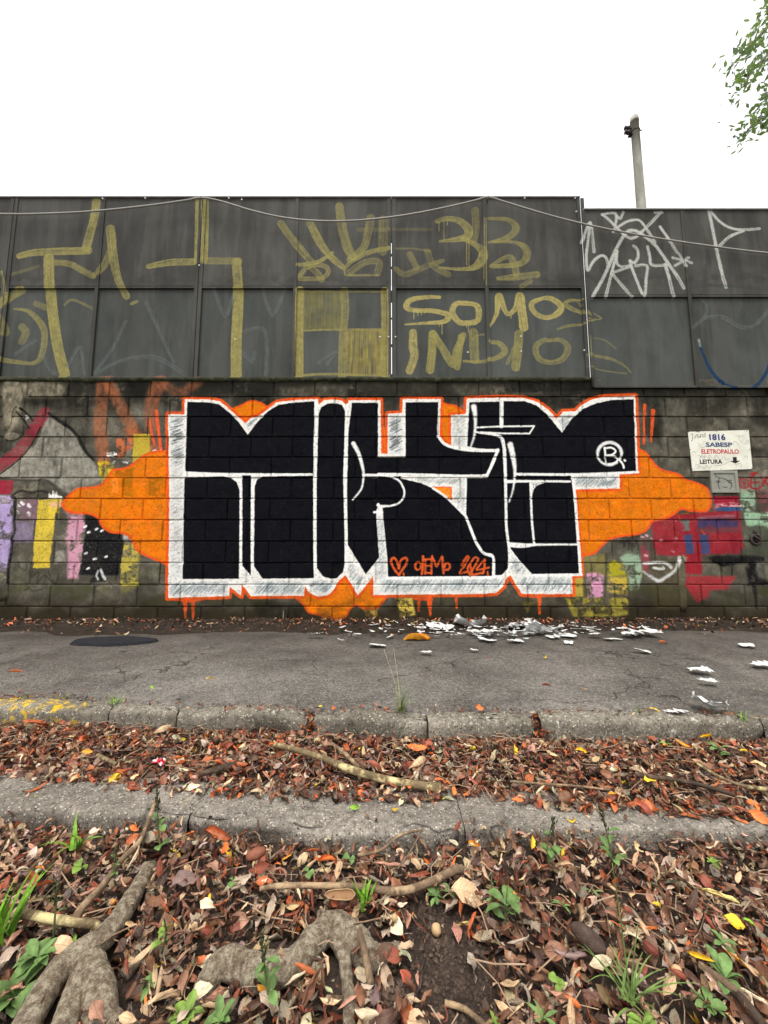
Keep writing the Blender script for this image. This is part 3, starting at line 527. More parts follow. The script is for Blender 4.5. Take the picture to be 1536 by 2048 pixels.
# buff-over grey ghost strokes
for cr, p in ((cA, [(710,1440),(850,1250),(950,1040)]), (cA, [(720,1440),(900,1350),(1080,1310),(1220,1330),(1400,1440)]), (cA, [(1110,890),(1200,1080),(1320,1340)]), (cA, [(310,1290),(370,1410),(430,1440)]), (cA, [(510,1380),(600,1240),(635,1440)]), (cA, [(100,1290),(250,1190)]), (cB, [(170,760),(250,950),(310,800)]), (cB, [(530,760),(600,940),(690,760)]), (cB, [(390,1060),(545,1060),(550,1380)]), (cB, [(380,1220),(450,1280),(470,1220)]), (cB, [(940,1290),(1060,1220),(1000,1300)]), (cD, [(900,1560),(990,1480),(1000,1400),(970,1365)]), (cD, [(990,1490),(1100,1480),(1230,1550),(1330,1540),(1420,1440)])):
    stroke(cr, p, 9, (98,104,102), .5, 1.6, 'thin', var=8)
    P0 = [(x+14, y+6) for x, y in p]; stroke(cr, P0, 1.0, (34,34,34), .5, 1)
# white-grey spray tag on the lower fence
TG = (176, 176, 168)
for p, w in (([(280,790),(330,830),(380,880),(480,955),(580,880),(680,775)], 6), ([(280,790),(370,785),(370,870),(355,910)], 5), ([(370,780),(400,820),(425,775)], 5), ([(640,778),(690,778)], 5), ([(385,880),(450,840),(530,830),(590,900),(640,980)], 5.5), ([(215,1350),(290,1220),(370,1040),(440,920),(500,900),(570,940),(650,1010),(720,1110),(790,1210),(835,1290)], 7), ([(145,975),(200,845),(225,1045)], 6), ([(200,850),(180,1000),(170,1090),(180,1175),(220,1110),(275,1070),(310,1090),(320,1140)], 6), ([(385,1040),(345,1190),(305,1350)], 6), ([(345,1190),(480,1350)], 6.5), ([(380,1060),(380,1120),(410,1145),(470,1140)], 5.5), ([(345,1190),(470,1145)], 5.5), ([(470,1105),(500,1120),(525,1080),(520,1030),(495,1005)], 6), ([(470,1110),(500,1200),(565,1345),(580,1230),(585,1140),(510,1140)], 6), ([(590,1010),(605,1080),(620,1135),(720,1135)], 6), ([(710,1130),(740,1240),(765,1345)], 7), ([(675,875),(740,970),(790,1050)], 6), ([(805,1060),(850,1145)], 5), ([(760,1085),(890,1120)], 5), ([(870,1085),(775,1140)], 5), ([(1005,765),(1030,880),(1065,1060),(1100,1210),(1122,1285)], 7), ([(1020,770),(1080,840),(1160,885),(1250,895),(1350,888)], 6), ([(1240,905),(1150,940),(1080,1005)], 6)):
    stroke(cD, p, w, TG, .9, 1.8, curve=4, var=8)
    stroke(cD, p[-2:], max(w-4.2, 1), (92,90,86), .6, 1, curve=0)
stroke(cD, [(950,1660),(975,1740),(1030,1850),(1100,1930),(1190,1972)], [5,5,7,8,6], (12,46,78), 1, 1.5); stroke(cD, [(1300,1972),(1360,1930),(1420,1830),(1440,1720)], [5,6,7,6], (12,46,78), 1, 1.5); stroke(cD, [(945,1640),(955,1680)], 5, (150,150,145), .7, 2)
stroke(cD, [(880,1290),(1050,1275),(1420,1300)], 6, (32,46,44), .5, 3, 'thin')
# dust back over everything, low on the wall
def dust():
    zt = .42; rows = int((zt-CZ0)/RES); Y, X = np.mgrid[0:rows, 0:CW].astype(np.float32)
    a = np.clip((1-(Y*RES+CZ0)/.34), 0, 1)*np.clip((fbm(X/24, Y/14, 60, 5)-.33)*2.3, 0, 1)*.75
    lay((slice(0, rows), slice(0, CW)), (44,36,25), a)
    Y, X = np.mgrid[0:CH, 0:CW].astype(np.float32); f = Y*RES+CZ0 < on_y(768, 757)[2]
    lay((slice(0, CH), slice(0, CW)), (60,54,44), np.clip((fbm(X/4, Y/4, 61, 4)-.6)*3, 0, .5)*f*.6)
dust()
IMG = bpy.data.images.new('wall_paint', CW, CH, alpha=True); IMG.alpha_mode = 'CHANNEL_PACKED'
IMG.pixels.foreach_set(np.dstack([np.clip(CAN, 0, 1), CA]).astype(np.float32).ravel()); IMG.update(); IMG.pack()
def paint_nodes(m):
    a = m.n('ShaderNodeSeparateXYZ'); m.l(m.pos, a.inputs[0])
    c = m.n('ShaderNodeCombineXYZ')
    m.l(m.math('DIVIDE', m.math('SUBTRACT', a.outputs['X'], CX0), CX1-CX0), c.inputs[0]); m.l(m.math('DIVIDE', m.math('SUBTRACT', a.outputs['Z'], CZ0), CZ1-CZ0), c.inputs[1])
    t = m.n('ShaderNodeTexImage', image=IMG, extension='CLIP'); m.l(c.outputs[0], t.inputs['Vector']); return t.outputs['Color'], t.outputs['Alpha']
# ------------------------------------------------------------------ materials of the setting
def wall_material(name='painted_concrete_block', k=1.0):
    m = M(name, .9); m.b.inputs['Specular IOR Level'].default_value = .05
    n1 = m.noise(6, 6, rough=.7); n2 = m.noise(60, 6, rough=.75); n3 = m.noise(420, 3); pit = m.vor(210)
    base = m.ramp(n1, [(.25, (58,55,48)), (.5, (94,90,79)), (.75, (140,134,118))])
    r = m.ramp(m.rnd(), [(0, .72), (1, 1.22)]); base = m.mix(1.0, base, r, 'MULTIPLY')
    base = m.mix(m.math('MULTIPLY', m.ramp(n2, [(.35, 0.), (.7, 1.)]), .45), base, (52,48,40))
    col, al = paint_nodes(m)
    wear = m.ramp(m.math('ADD', m.math('MULTIPLY', n2, .55), m.math('MULTIPLY', n3, .45)), [(.26, .7), (.36, 1.)])
    c = m.mix(m.math('MULTIPLY', al, wear, True), base, col)
    c = m.mix(1.0, c, m.ramp(n3, [(.25, .83*k), (.55, 1.0*k), (.8, 1.07*k)]), 'MULTIPLY')
    m.col(c)
    p = m.ramp(pit, [(0, 0.), (.35, 1.)])
    h = m.math('ADD', m.math('MULTIPLY', n2, .7), m.math('ADD', m.math('MULTIPLY', n3, .35), m.math('MULTIPLY', p, .25)))
    m.bump(h, .006, .9); return m.m
def metal_material(name, tone):
    m = M(name, .7); m.b.inputs['Specular IOR Level'].default_value = .1
    n1 = m.noise(3, 5, m.vec((1, 1, .6))); n2 = m.noise(16, 6, m.vec((1, 1, .06))); n3 = m.noise(300, 4)
    t = np.array(tone)
    base = m.ramp(n1, [(.3, tuple(t-10)), (.7, tuple(t+10))])
    base = m.mix(1.0, base, m.ramp(m.rnd(), [(0, .88), (1, 1.12)]), 'MULTIPLY')
    base = m.mix(m.math('MULTIPLY', m.ramp(n2, [(.5, 0.), (.8, 1.)]), .2), base, (100,97,90))
    spot = m.ramp(m.noise(90, 3), [(.70, 0.), (.76, 1.)]); base = m.mix(m.math('MULTIPLY', spot, .7), base, (34,28,24))
    col, al = paint_nodes(m)
    c = m.mix(al, base, col); c = m.mix(1.0, c, m.ramp(n3, [(.25, .84), (.75, 1.1)]), 'MULTIPLY'); m.col(c)
    m.bump(m.math('ADD', m.math('MULTIPLY', m.noise(2.2, 2), 2.2), m.math('MULTIPLY', n3, .05)), .006, .6); return m.m
def concrete(name, dark, mid, light, sp=90, crackle=True):
    m = M(name, .9)
    n1 = m.noise(1.7, 7, rough=.7); n2 = m.noise(46, 6, rough=.8); n3 = m.noise(210, 4, rough=.75)
    b = m.ramp(n1, [(.3, dark), (.5, mid), (.72, light)])
    b = m.mix(m.math('MULTIPLY', m.ramp(n2, [(.40, 1.), (.56, 0.)]), .55), b, tuple(np.array(dark)*.62))
    ag = m.vor(sp, out='Color'); ad = m.vor(sp)
    s = m.n('ShaderNodeSeparateColor'); m.l(ag, s.inputs[0])
    st = m.math('MULTIPLY', m.ramp(s.outputs[0], [(.66, 0.), (.92, 1.)]), m.ramp(ad, [(.22, 1.), (.55, 0.)]))
    b = m.mix(m.math('MULTIPLY', st, .75), b, tuple(np.minimum(np.array(light)*1.28, 225)))
    dk = m.math('MULTIPLY', m.ramp(s.outputs[1], [(.80, 0.), (.86, 1.)]), m.ramp(ad, [(.30, 1.), (.48, 0.)]))
    b = m.mix(m.math('MULTIPLY', dk, .8), b, (38,34,31))
    b = m.mix(1.0, b, m.ramp(n3, [(.28, .50), (.5, 1.0), (.74, 1.42)]), 'MULTIPLY')
    if crackle:
        v2 = m.vec((1, 1, 1)); nz = m.n('ShaderNodeTexNoise'); nz.inputs['Scale'].default_value = 5; m.l(m.pos, nz.inputs['Vector'])
        ad2 = m.n('ShaderNodeVectorMath', operation='MULTIPLY_ADD'); m.l(nz.outputs['Color'], ad2.inputs[0]); ad2.inputs[1].default_value = (.35, .35, .35); m.l(m.pos, ad2.inputs[2])
        ce = m.vor(1.35, ad2.outputs[0], 'DISTANCE_TO_EDGE'); cm = m.ramp(m.noise(1.1, 2), [(.46, 0.), (.52, 1.)])
        ck = m.math('MULTIPLY', m.ramp(ce, [(.0, 1.), (.011, 0.)]), cm); b = m.mix(m.math('MULTIPLY', ck, .85), b, (30,27,24))
    m.col(b)
    h = m.math('ADD', m.math('MULTIPLY', n2, 1.0), m.math('ADD', m.math('MULTIPLY', n3, .5), m.math('MULTIPLY', st, .25)))
    m.bump(h, .010, .9); return m
MW = wall_material(); MMORT = wall_material('dirty_mortar_joint', .72); MFU = metal_material('weathered_grey_sheet', (62,61,57)); MFL = metal_material('grey_painted_sheet', (64,67,64)); MFR = metal_material('dark_steel_angle', (62,61,57))
MFT = plain('sky_lit_top_edge', (150,148,148), .5, 14, 12, .001)  # paler than the other rails: sky light on the top edge painted in
MPAVE = concrete('worn_pavement', (84,79,73), (114,109,102), (138,132,124), 125)
MSTRIP = concrete('old_concrete_strip', (106,99,89), (140,132,121), (174,165,151), 150).m
MKERB = concrete('kerb_concrete', (94,88,77), (130,123,110), (164,155,140), 120, False)
def soil(name, c, bump=.02):
    m = M(name, .9); c = np.array(c); n = m.noise(14, 8, rough=.75); n2 = m.noise(120, 5, rough=.7)
    b = m.ramp(n, [(.3, tuple(c*.6)), (.55, tuple(c)), (.8, tuple(np.minimum(c*1.5, 255)))]); m.col(m.mix(1., b, m.ramp(n2, [(.3, .55), (.7, 1.35)]), 'MULTIPLY'))
    m.bump(m.math('ADD', n, m.math('MULTIPLY', n2, .5)), bump); return m.m
MSOIL = soil('dark_damp_soil', (74,62,54)); MDIRT = soil('wall_foot_dirt', (50,42,35), .015); MGROUND = soil('far_ground', (92,84,68))
# pavement tone darkens towards the wall foot, with a worn, blotchy tone across it
def pave_extra(m):
    nt = m.nt; old = m.b.inputs['Base Color'].links[0].from_socket
    s = m.n('ShaderNodeSeparateXYZ'); m.l(m.pos, s.inputs[0])
    yy = m.math('ADD', s.outputs['Y'], m.math('MULTIPLY', m.math('SUBTRACT', m.noise(2.5, 5), .5), 1.0))
    f = m.ramp(m.math('DIVIDE', m.math('SUBTRACT', yy, 1.9), 1.6), [(.15, 0.), (1., .74)])
    b2 = m.ramp(m.noise(1.3, 6, rough=.65), [(.36, .66), (.5, 1.0), (.66, 1.14)]); old = m.mix(1.0, old, b2, 'MULTIPLY')
    sp = m.ramp(m.noise(4.5, 5, rough=.7), [(.60, 0.), (.68, 1.)]); old = m.mix(m.math('MULTIPLY', sp, .45), old, (62,57,52))
    m.col(m.mix(f, old, (48,42,36)))
pave_extra(MPAVE)
def kerb_extra(m):
    old = m.b.inputs['Base Color'].links[0].from_socket
    s = m.n('ShaderNodeSeparateXYZ'); m.l(m.pos, s.inputs[0])
    # yellow kerb paint, mostly worn away, on the far left stones
    ox = m.n('ShaderNodeSeparateXYZ'); 
    wear = m.ramp(m.noise(22, 6, rough=.7), [(.51, 0.), (.58, 1.)])
    xm = m.ramp(m.math('DIVIDE', m.math('ADD', s.outputs['X'], 1.9), .8), [(.66, 1.), (.70, 0.)])
    x0 = m.ramp(m.math('DIVIDE', m.math('ADD', s.outputs['X'], 2.6), 1.2), [(.30, 0.), (.36, 1.)])
    c = m.mix(m.math('MULTIPLY', m.math('MULTIPLY', wear, xm), .9), old, (206,170,40))
    wh = m.math('MULTIPLY', m.ramp(m.noise(13, 5, rough=.75), [(.60, 0.), (.66, 1.)]), m.ramp(m.noise(3, 2), [(.42, 0.), (.5, 1.)]))
    c = m.mix(m.math('MULTIPLY', wh, .75), c, (206,202,188))
    m.col(c)
kerb_extra(MKERB)
# ------------------------------------------------------------------ the block wall
ZJ0 = 0.165; ZTOP = on_y(768, 757)[2]; XJ = on_y(52, 1236)[0]
wall = tag(empty('block_wall', (0, WALL_Y, 0)), 'grey concrete block wall with black, white and orange graffiti lettering along the pavement', 'wall')
def block_mesh(seed, w=.3905, h=.1905, d=.12):
    r = random.Random(seed); V = []; b = .006
    nx, nz = 5, 3
    xs = np.linspace(-w/2+b, w/2-b, nx); zs = np.linspace(-h/2+b, h/2-b, nz)
    for z in zs:
        for x in xs: V.append((x, r.uniform(-.0012, .0012), z))
    Fs = [(j*nx+i, j*nx+i+1, (j+1)*nx+i+1, (j+1)*nx+i) for j in range(nz-1) for i in range(nx-1)]
    ring = [i for i in range(nx)]+[j*nx+nx-1 for j in range(1, nz)]+[(nz-1)*nx+i for i in range(nx-2, -1, -1)]+[j*nx for j in range(nz-2, 0, -1)]
    o = len(V)
    for i in ring:
        x, y, z = V[i]; cx = (b if x > w/2-b-1e-5 else -b if x < -w/2+b+1e-5 else 0); cz = (b if z > h/2-b-1e-5 else -b if z < -h/2+b+1e-5 else 0)
        k = r.uniform(.7, 1.0) if r.random() > .15 else r.uniform(.1, .6)
        V.append((x+cx*k, b*1.1+r.uniform(-.002, .002), z+cz*k))
    o2 = len(V)
    for i in range(len(ring)): x, y, z = V[o+i]; V.append((x, d, z))
    n = len(ring)
    for i in range(n):
        j = (i+1) % n
        Fs += [(ring[j], ring[i], o+i, o+j), (o+j, o+i, o2+i, o2+j)]
    me = mesh('block', V, [f[::-1] for f in Fs] if False else Fs); me.materials.append(MW); return me
BM = [block_mesh(s) for s in range(7)]; HB = {}
far = []
for row in range(-1, 12):
    z0 = ZJ0-.2+row*.2; z1 = z0+.2
    if row == -1: continue
    zc = (z0+z1)/2; hs = 1.0
    if z1 > ZTOP+.02 or row == 11: 
        if ZTOP-z0 < .05: continue
    off = XJ if row % 2 == 0 else XJ+.2
    k0 = math.floor((-11-off)/.4)
    for k in range(k0, k0+56):
        xc = off+k*.4+.2
        jx = random.uniform(-.003, .003); jy = random.uniform(-.0028, .0028)
        if abs(xc) < 4.15:
            o = link('block', random.choice(BM), None, wall, (xc+jx, jy, zc+random.uniform(-.0015, .0015)), (random.uniform(-.008, .008), random.uniform(-.003, .003), random.uniform(-.006, .006)))
            zh = min(z1, ZTOP)-z0
            if zh < .19: o.scale = (1, 1, zh/.2); o.location.z = z0+zh/2
        else:
            far.append((box_vf(xc-.195, xc+.195, jy, .12, z0+.005, min(z1-.005, ZTOP))))
V, Fs = join_vf(far); link('block_courses', mesh('block_courses', V, Fs), MW, wall)['kind'] = 'stuff'
link('mortar', box('mortar', -11, 11, .0095, .125, -.3, ZTOP-.006), MMORT, wall)
# rough stone-like render lump on the left end and mossy ledge under the fence
g = 40; 
def lump(pts, depth, seed, name='render_patch', n=5):
    P = np.array([on_y(*p)[0::2] for p in spline(pts, 3, True)]); c = P.mean(0)
    V = []; Fs = []; rings = [1.0, .985, .75, .45, .0]; dz = [.006, -depth*.8, -depth, -depth*.9, -depth*1.0]
    m_ = len(P)
    for q, d in zip(rings, dz):
        for x, z in P: 
            xx = c[0]+(x-c[0])*q; zz = c[1]+(z-c[1])*q
            V.append((xx, d-.006*float(fbm(np.array(xx*22), np.array(zz*22), seed, 4)-.5)*2*(q < .98), zz))
    for i in range(len(rings)-1):
        for j in range(m_): k = (j+1) % m_; Fs.append((i*m_+j, i*m_+k, (i+1)*m_+k, (i+1)*m_+j))
    link(name, mesh(name, V, Fs, True), MW, wall)
lump(cM([(70,170),(230,150),(390,230),(400,430),(350,620),(270,560),(200,640),(150,870),(60,920),(40,560)]), .005, 1)
lump(cM([(80,1000),(180,955),(310,1005),(240,1080),(90,1075)]), .006, 2)
lump(cJ([(-300,180),(60,165),(120,230),(130,420),(120,640),(100,760),(80,940),(60,1080),(-300,1080)]), .007, 3)
lump(cJ([(-300,960),(60,950),(75,1100),(55,1229),(-300,1240)]), .006, 4)
lump(cK([(610,640),(655,650),(690,900),(690,1130),(640,1150),(612,1000)]), .010, 5, 'render_strip')
ledge_pts = []
nl = 200; xs = np.linspace(-6, on_y(1182, 752)[0], nl); P = np.zeros((nl, 5, 3))
for i, x in enumerate(xs):
    h = .018+.022*float(fbm(np.array(x*3), np.array(.5), 71, 4)); 
    for j, (y, z) in enumerate(((-.002, ZTOP-h*1.2), (-.012, ZTOP-h*.8), (-.012, ZTOP-.002), (-.004, ZTOP+.006), (.03, ZTOP+.006))):
        P[i, j] = (x, y-.006*float(fbm(np.array(x*20+j), np.array(j*3.), 72, 3)), z+.006*float(fbm(np.array(x*24), np.array(j*2.), 73, 3)))
mm = M('mossy_mortar', .95); mm.col(mm.ramp(mm.noise(20, 6), [(.3, (26,27,20)), (.55, (48,50,34)), (.8, (84,84,66))])); mm.bump(mm.noise(150, 4), .006)
link('ledge', grid_mesh('ledge', P[:, ::-1]), mm.m, wall)
# ------------------------------------------------------------------ metal sheet fences on top of the wall
def fence(label, x_seams, ztop, zmid, zbot, y, x_end_hint, slit=None, upper=MFU, lower=MFL):
    f = tag(empty('metal_fence', (0, y, zbot)), label, 'fence')
    Z = lambda z: z-zbot
    L = x_seams
    for i in range(len(L)-1):
        a, b = L[i], L[i+1]; ga = .0026 if slit is not None and i == slit else .0015; gb = .0026 if slit is not None and i+1 == slit else .0015
        link('panel', box('panel', a+ga, b-gb, -.001+random.uniform(-.0015, .0015), .003, Z(zmid)+.004, Z(ztop)-.008), upper, f)
        link('panel', box('panel', a+ga+.001, b-gb-.001, .012, .016, Z(zbot)+.004, Z(zmid)+.015), lower, f)
        # mid rail under the upper sheet, with weld nicks
        link('rail', box('rail', a+.022, b-.022, -.007, .0115, Z(zmid)-.024, Z(zmid)-.004, .002), MFR, f)
        for k in range(4):
            x = a+(b-a)*(k+.55)/4.1; link('weld', box('weld', x-.003, x+.003, -.0075, -.004, Z(zmid)-.004, Z(zmid)+.016), MFR, f)
        link('bottom_rail', box('bottom_rail', a+.005, b-.005, -.009, .0115, Z(zbot)-.002, Z(zbot)+.022, .002), MFR, f)
        link('top_rail', box('top_rail', a-.0004, b-.0016, -.018, .012, Z(ztop)-.008, Z(ztop)+.006, .002), MFT, f)
    for i, a in enumerate(L):
        if slit is not None and i == slit:
            for s in (-1, 1): link('post', box('post', a+s*.027-.020, a+s*.027+.020, -.008, .002, Z(zbot)+.003, Z(ztop)-.013, .002), MFR, f)
            for z0, z1 in ((Z(zbot), .05), (.33, .36), (.62, .64), (.80, .93), (1.16, 1.19), (1.3, 1.33), (1.45, Z(ztop)-.013)):
                link('tab', box('tab', a-.008, a+.008, .003, .006, z0, z1), MFR, f)
        else:
            w = .019
            for s in (-1, 1) if i % 2 == 0 and i not in (0,) else (0,):
                link('post', box('post', a+s*.021-w, a+s*.021+w*.9, -.010, -.0015, Z(zbot)+.003, Z(ztop)-.013, .002), MFR, f)
    return f
zt = on_y(768, 393)[2]; zm = on_y(768, 571)[2]
SX = [on_y(x, 571)[0] for x in (193, 396, 590, 783, 974, 1171)]
SX = [SX[0]-.92*3, SX[0]-.92*2, SX[0]-.92]+SX
f1 = fence('taller dark grey sheet metal fence with yellow letters standing on the block wall', SX, zt, zm, ZTOP+.002, WALL_Y+.012, None, slit=6)
zt2 = on_y(1350, 422)[2]; zm2 = on_y(1350, 592)[2]; zb2 = on_y(1350, 777)[2]
SX2 = [on_y(1171, 571)[0]+.012, on_y(1376, 592)[0]]; SX2 += [SX2[-1]+.93, SX2[-1]+1.86, SX2[-1]+2.79]
f2 = fence('lower dark sheet metal fence with white spray tags beside the sign', SX2, zt2, zm2, zb2, WALL_Y-.014, None)
MSKYDOT = plain('sky_dot_white', (206,206,200), .45, 10, 60, 0, .2)  # pale dots standing for sky light through small holes in the sheets
sky_hole_dot = bmesh.new(); bmesh.ops.create_cone(sky_hole_dot, cap_ends=True, segments=8, radius1=.009, radius2=.006, depth=.008, matrix=Matrix.Rotation(math.pi/2, 4, 'X')); bme = bpy.data.meshes.new('sky_hole_dot'); sky_hole_dot.to_mesh(bme); sky_hole_dot.free(); bme.materials.append(MSKYDOT)
for px, py in ((206,398),(291,397),(458,397),(484,400),(404,398),(974,397),(1049,397),(1150,397),(1152,424),(398,530),(470,678),(1042,672),(1043,702),(936,704),(791,673),(777,673),(760,673),(1169,700)):
    w = on_y(px, py, WALL_Y-.004); par = f1; link('sky_hole_dot', bme, None, par, (w[0], -.012 if py > 450 else -.022, w[2]-par.location.z))
# ------------------------------------------------------------------ ground, pavement, kerbs
link('ground', box('ground', -150, 150, -150, 200, -.6, -.24), MGROUND)['kind'] = 'structure'
ZG = -.125; ZS = -.10; ZF = -.16                          # gutter, near strip top, soil in front
def curve_z(pts, z):
    P = np.array([on_z(x, y, z)[:2] for x, y in pts]); o = np.argsort(P[:, 0]); P = P[o]
    s0 = (P[1, 1]-P[0, 1])/(P[1, 0]-P[0, 0])*.5; s1 = (P[-1, 1]-P[-2, 1])/(P[-1, 0]-P[-2, 0])*.3
    return lambda x: np.where(x < P[0, 0], P[0, 1]+(x-P[0, 0])*s0*np.exp(-np.abs(x-P[0, 0])/2.), np.where(x > P[-1, 0], P[-1, 1]+(x-P[-1, 0])*s1*np.exp(-np.abs(x-P[-1, 0])/2.), np.interp(x, P[:, 0], P[:, 1])))
y_kb = curve_z([(0,1396),(120,1398),(190,1405),(350,1414),(620,1421),(800,1423),(1000,1426),(1300,1428),(1500,1436),(1536,1440)], -.03)
y_kf = curve_z([(0,1450),(190,1452),(350,1464),(512,1462),(620,1470),(740,1474),(855,1482),(1024,1478),(1200,1484),(1350,1482),(1500,1484),(1536,1484)], ZG+.02)
y_sb = curve_z([(0,1562),(200,1572),(400,1590),(600,1600),(900,1600),(1100,1614),(1300,1634),(1536,1640)], ZS)
y_sf = curve_z([(0,1640),(140,1644),(300,1652),(450,1668),(600,1679),(740,1688),(900,1683),(1000,1678),(1200,1681),(1536,1678)], ZS-.03)
n, m_ = 260, 70; xs = np.linspace(-7, 7, n); P = np.zeros((n, m_, 3)); T = np.linspace(0, 1, m_)
X = xs[:, None]+0*T; Yk = y_kb(xs)[:, None]; Y = Yk+(WALL_Y+.05-Yk)*T
P[..., 0] = X; P[..., 1] = Y; P[..., 2] = -.03*(1-T)+.010*(fbm(X*1.5, Y*1.5, 81, 4)-.5)+.005*(fbm(X*9, Y*9, 82, 3)-.5)-.012*np.exp(-((Y-Yk)/.03)**2)
link('pavement', grid_mesh('pavement', P), MPAVE.m)['kind'] = 'structure'
# dirt drift along the wall foot
n, m_ = 320, 16; xs = np.linspace(-6, 6, n); t = np.linspace(0, 1, m_); X = xs[:, None]+0*t
wd = .12+.32*fbm(xs*1.6, xs*0, 83, 4)[:, None]; Y = WALL_Y+.02-wd*t*1.25
P = np.stack([X, Y, .050*(1-t)**1.5*(.5+fbm(X*4, Y*6, 84, 4))+.020*(fbm(X*22, Y*22, 85, 4)-.45)*(1-t**3)+.006-.03*t**5], -1)
link('dirt_drift', grid_mesh('dirt_drift', P[:, ::-1]), MDIRT)['kind'] = 'structure'
# tar patch
c = np.array(on_z(230, 1281, 0)); bm = bmesh.new(); V = [(c[0]+.30*math.cos(a)*(.72+.56*float(fbm(np.array(3+1.5*math.cos(a)), np.array(3+1.5*math.sin(a)), 87, 3))), c[1]+.13*math.sin(a)*(.72+.56*float(fbm(np.array(3+1.5*math.cos(a)), np.array(3+1.5*math.sin(a)), 87, 3))), .007) for a in np.linspace(0, 2*math.pi, 40)[:-1]]
V2 = [(c[0]+(v[0]-c[0])*1.06, c[1]+(v[1]-c[1])*1.08, -.012) for v in V]; N_ = len(V)
mt = M('tar', .95); mt.col(mt.ramp(mt.noise(180, 4), [(.35, (24,24,27)), (.7, (52,52,56))])); mt.bump(mt.vor(160), .006)
tag(link('tar_patch', mesh('tar_patch', V+V2, [tuple(range(N_))]+[(i, (i+1) % N_, N_+(i+1) % N_, N_+i)[::-1] for i in range(N_)]), mt.m), 'round dark tar patch in the pavement near the wall', 'patch')
# kerb stones
kerb = empty('kerb'); kerb['kind'] = 'structure'
jx = sorted([on_z(px, 1440, -.05)[0] for px in (190, 344, 620, 1068, 1502)]+[on_z(856, 1450, -.05)[0]])
jx = [jx[0]-2.4, jx[0]-1.7, jx[0]-.9]+jx+[jx[-1]+.9, jx[-1]+1.8, jx[-1]+2.7]
gaps = {on_z(px, 1440, -.05)[0]: g_ for px, g_ in ((620, .030), (1068, .034))}
def stone(name, x0, x1, yb, yf, ztop, zb, mat, parent, rnd=.03, seed=0, amp=.012, hang=.0):
    n = max(int((x1-x0)/.022), 8); xs = np.linspace(x0, x1, n); prof = []
    q = np.linspace(0, 1, 26)
    P = np.zeros((n, 26, 3))
    for i, x in enumerate(xs):
        b, f = float(yb(x)), float(yf(x)); e = min(x-x0, x1-x)
        er = max(0, 1-e/.035)**2
        f2 = f+er*.020; pts = [(b+.004, zb), (b, ztop-.006)]
        pts += [(b+.008+(f2+rnd-b-.008)*t, ztop-er*.012) for t in np.linspace(0, 1, 12)]
        pts += [(f2+rnd*(1-math.sin(a)), ztop-er*.012-rnd*.85*(1-math.cos(a))) for a in np.linspace(.25, 1.5, 5)]
        pts += [(f2-.002*t, ztop-rnd+(zb-ztop+rnd)*t) for t in np.linspace(.1, 1, 7)]
        P[i, :, 0] = x; P[i, :, 1:] = pts
    d = (fbm(P[..., 0]*14+P[..., 2]*9, P[..., 1]*14+P[..., 2]*11, seed, 5)-.5)*amp+(fbm(P[..., 0]*60+P[..., 2]*30, P[..., 1]*60+P[..., 2]*40, seed+3, 3)-.5)*amp*.5
    ch = np.clip(fbm(P[..., 0]*6, P[..., 1]*4+P[..., 2]*8, seed+9, 3)-.57, 0, 1)*amp*7; P[..., 2] += d-ch*.5; P[:, 14:, 1] += (d*.6+ch)[:, 14:]
    me = grid_mesh(name, P[:, ::-1]); o = link(name, None if False else me, mat, parent)
    ends = []
    return o
for i in range(len(jx)-1):
    a, b = jx[i], jx[i+1]
    ga = gaps.get(a, .006); gb = gaps.get(b, .006); sd = 100+i
    dz = random.uniform(-.008, .006)
    stone('kerb_stone', a+ga/2, b-gb/2, y_kb, y_kf, -.022+dz, -.22, MKERB.m, kerb, .032, sd, .021)
    for xx in (a+ga/2, b-gb/2): pass
# dark soil under the kerb gaps
n = 200; xs = np.linspace(-6, 6, n); P = np.zeros((n, 4, 3)); P[..., 0] = xs[:, None]
for j, (f_, z) in enumerate(((0, -.045), (.4, -.06), (.9, -.08), (.98, -.2))): P[:, j, 1] = y_kb(xs)+(y_kf(xs)+.03-y_kb(xs))*f_; P[:, j, 2] = z
link('kerb_bed', grid_mesh('kerb_bed', P[:, ::-1]), MSOIL)['kind'] = 'structure'
strip = empty('concrete_strip'); strip['kind'] = 'structure'
sx = [-5, -2.6, on_z(372, 1630, ZS)[0], on_z(928, 1640, ZS)[0], 2.4, 5]
for i in range(len(sx)-1):
    stone('slab', sx[i]+.0012, sx[i+1]-.0012, lambda x: y_sb(x)+.06, y_sf, ZS+random.uniform(-.003, .003), -.3, MSTRIP, strip, .022, 140+i, .013)
def sheet(name, xa, xb, n, ylo, yhi, m_, z, amp, mat, seed, hole=None):
    xs = np.linspace(xa, xb, n); t = np.linspace(0, 1, m_); X = xs[:, None]+0*t; a = np.broadcast_to(np.asarray(ylo(xs), float), xs.shape)[:, None]; b = np.broadcast_to(np.asarray(yhi(xs), float), xs.shape)[:, None]
    Y = a+(b-a)*t; Z = z+amp*(fbm(X*4, Y*4, seed, 5)-.5)*2+amp*.35*(fbm(X*40, Y*40, seed+1, 4)-.5)
    return link(name, grid_mesh(name, np.stack([X, Y, Z], -1)), mat)
sheet('gutter', -6, 6, 300, lambda x: y_sb(x)-.05, lambda x: y_kf(x)+.08, 30, ZG-.012, .012, MSOIL, 150)['kind'] = 'structure'
def soil_z(X, Y): return ZF+.022*(fbm(X*4, Y*4, 160, 5)-.5)*2
sheet('soil', -4.2, 4.2, 520, lambda x: 0*x-3., lambda x: y_sf(x)+.06, 260, ZF, .022, MSOIL, 160)['kind'] = 'structure'
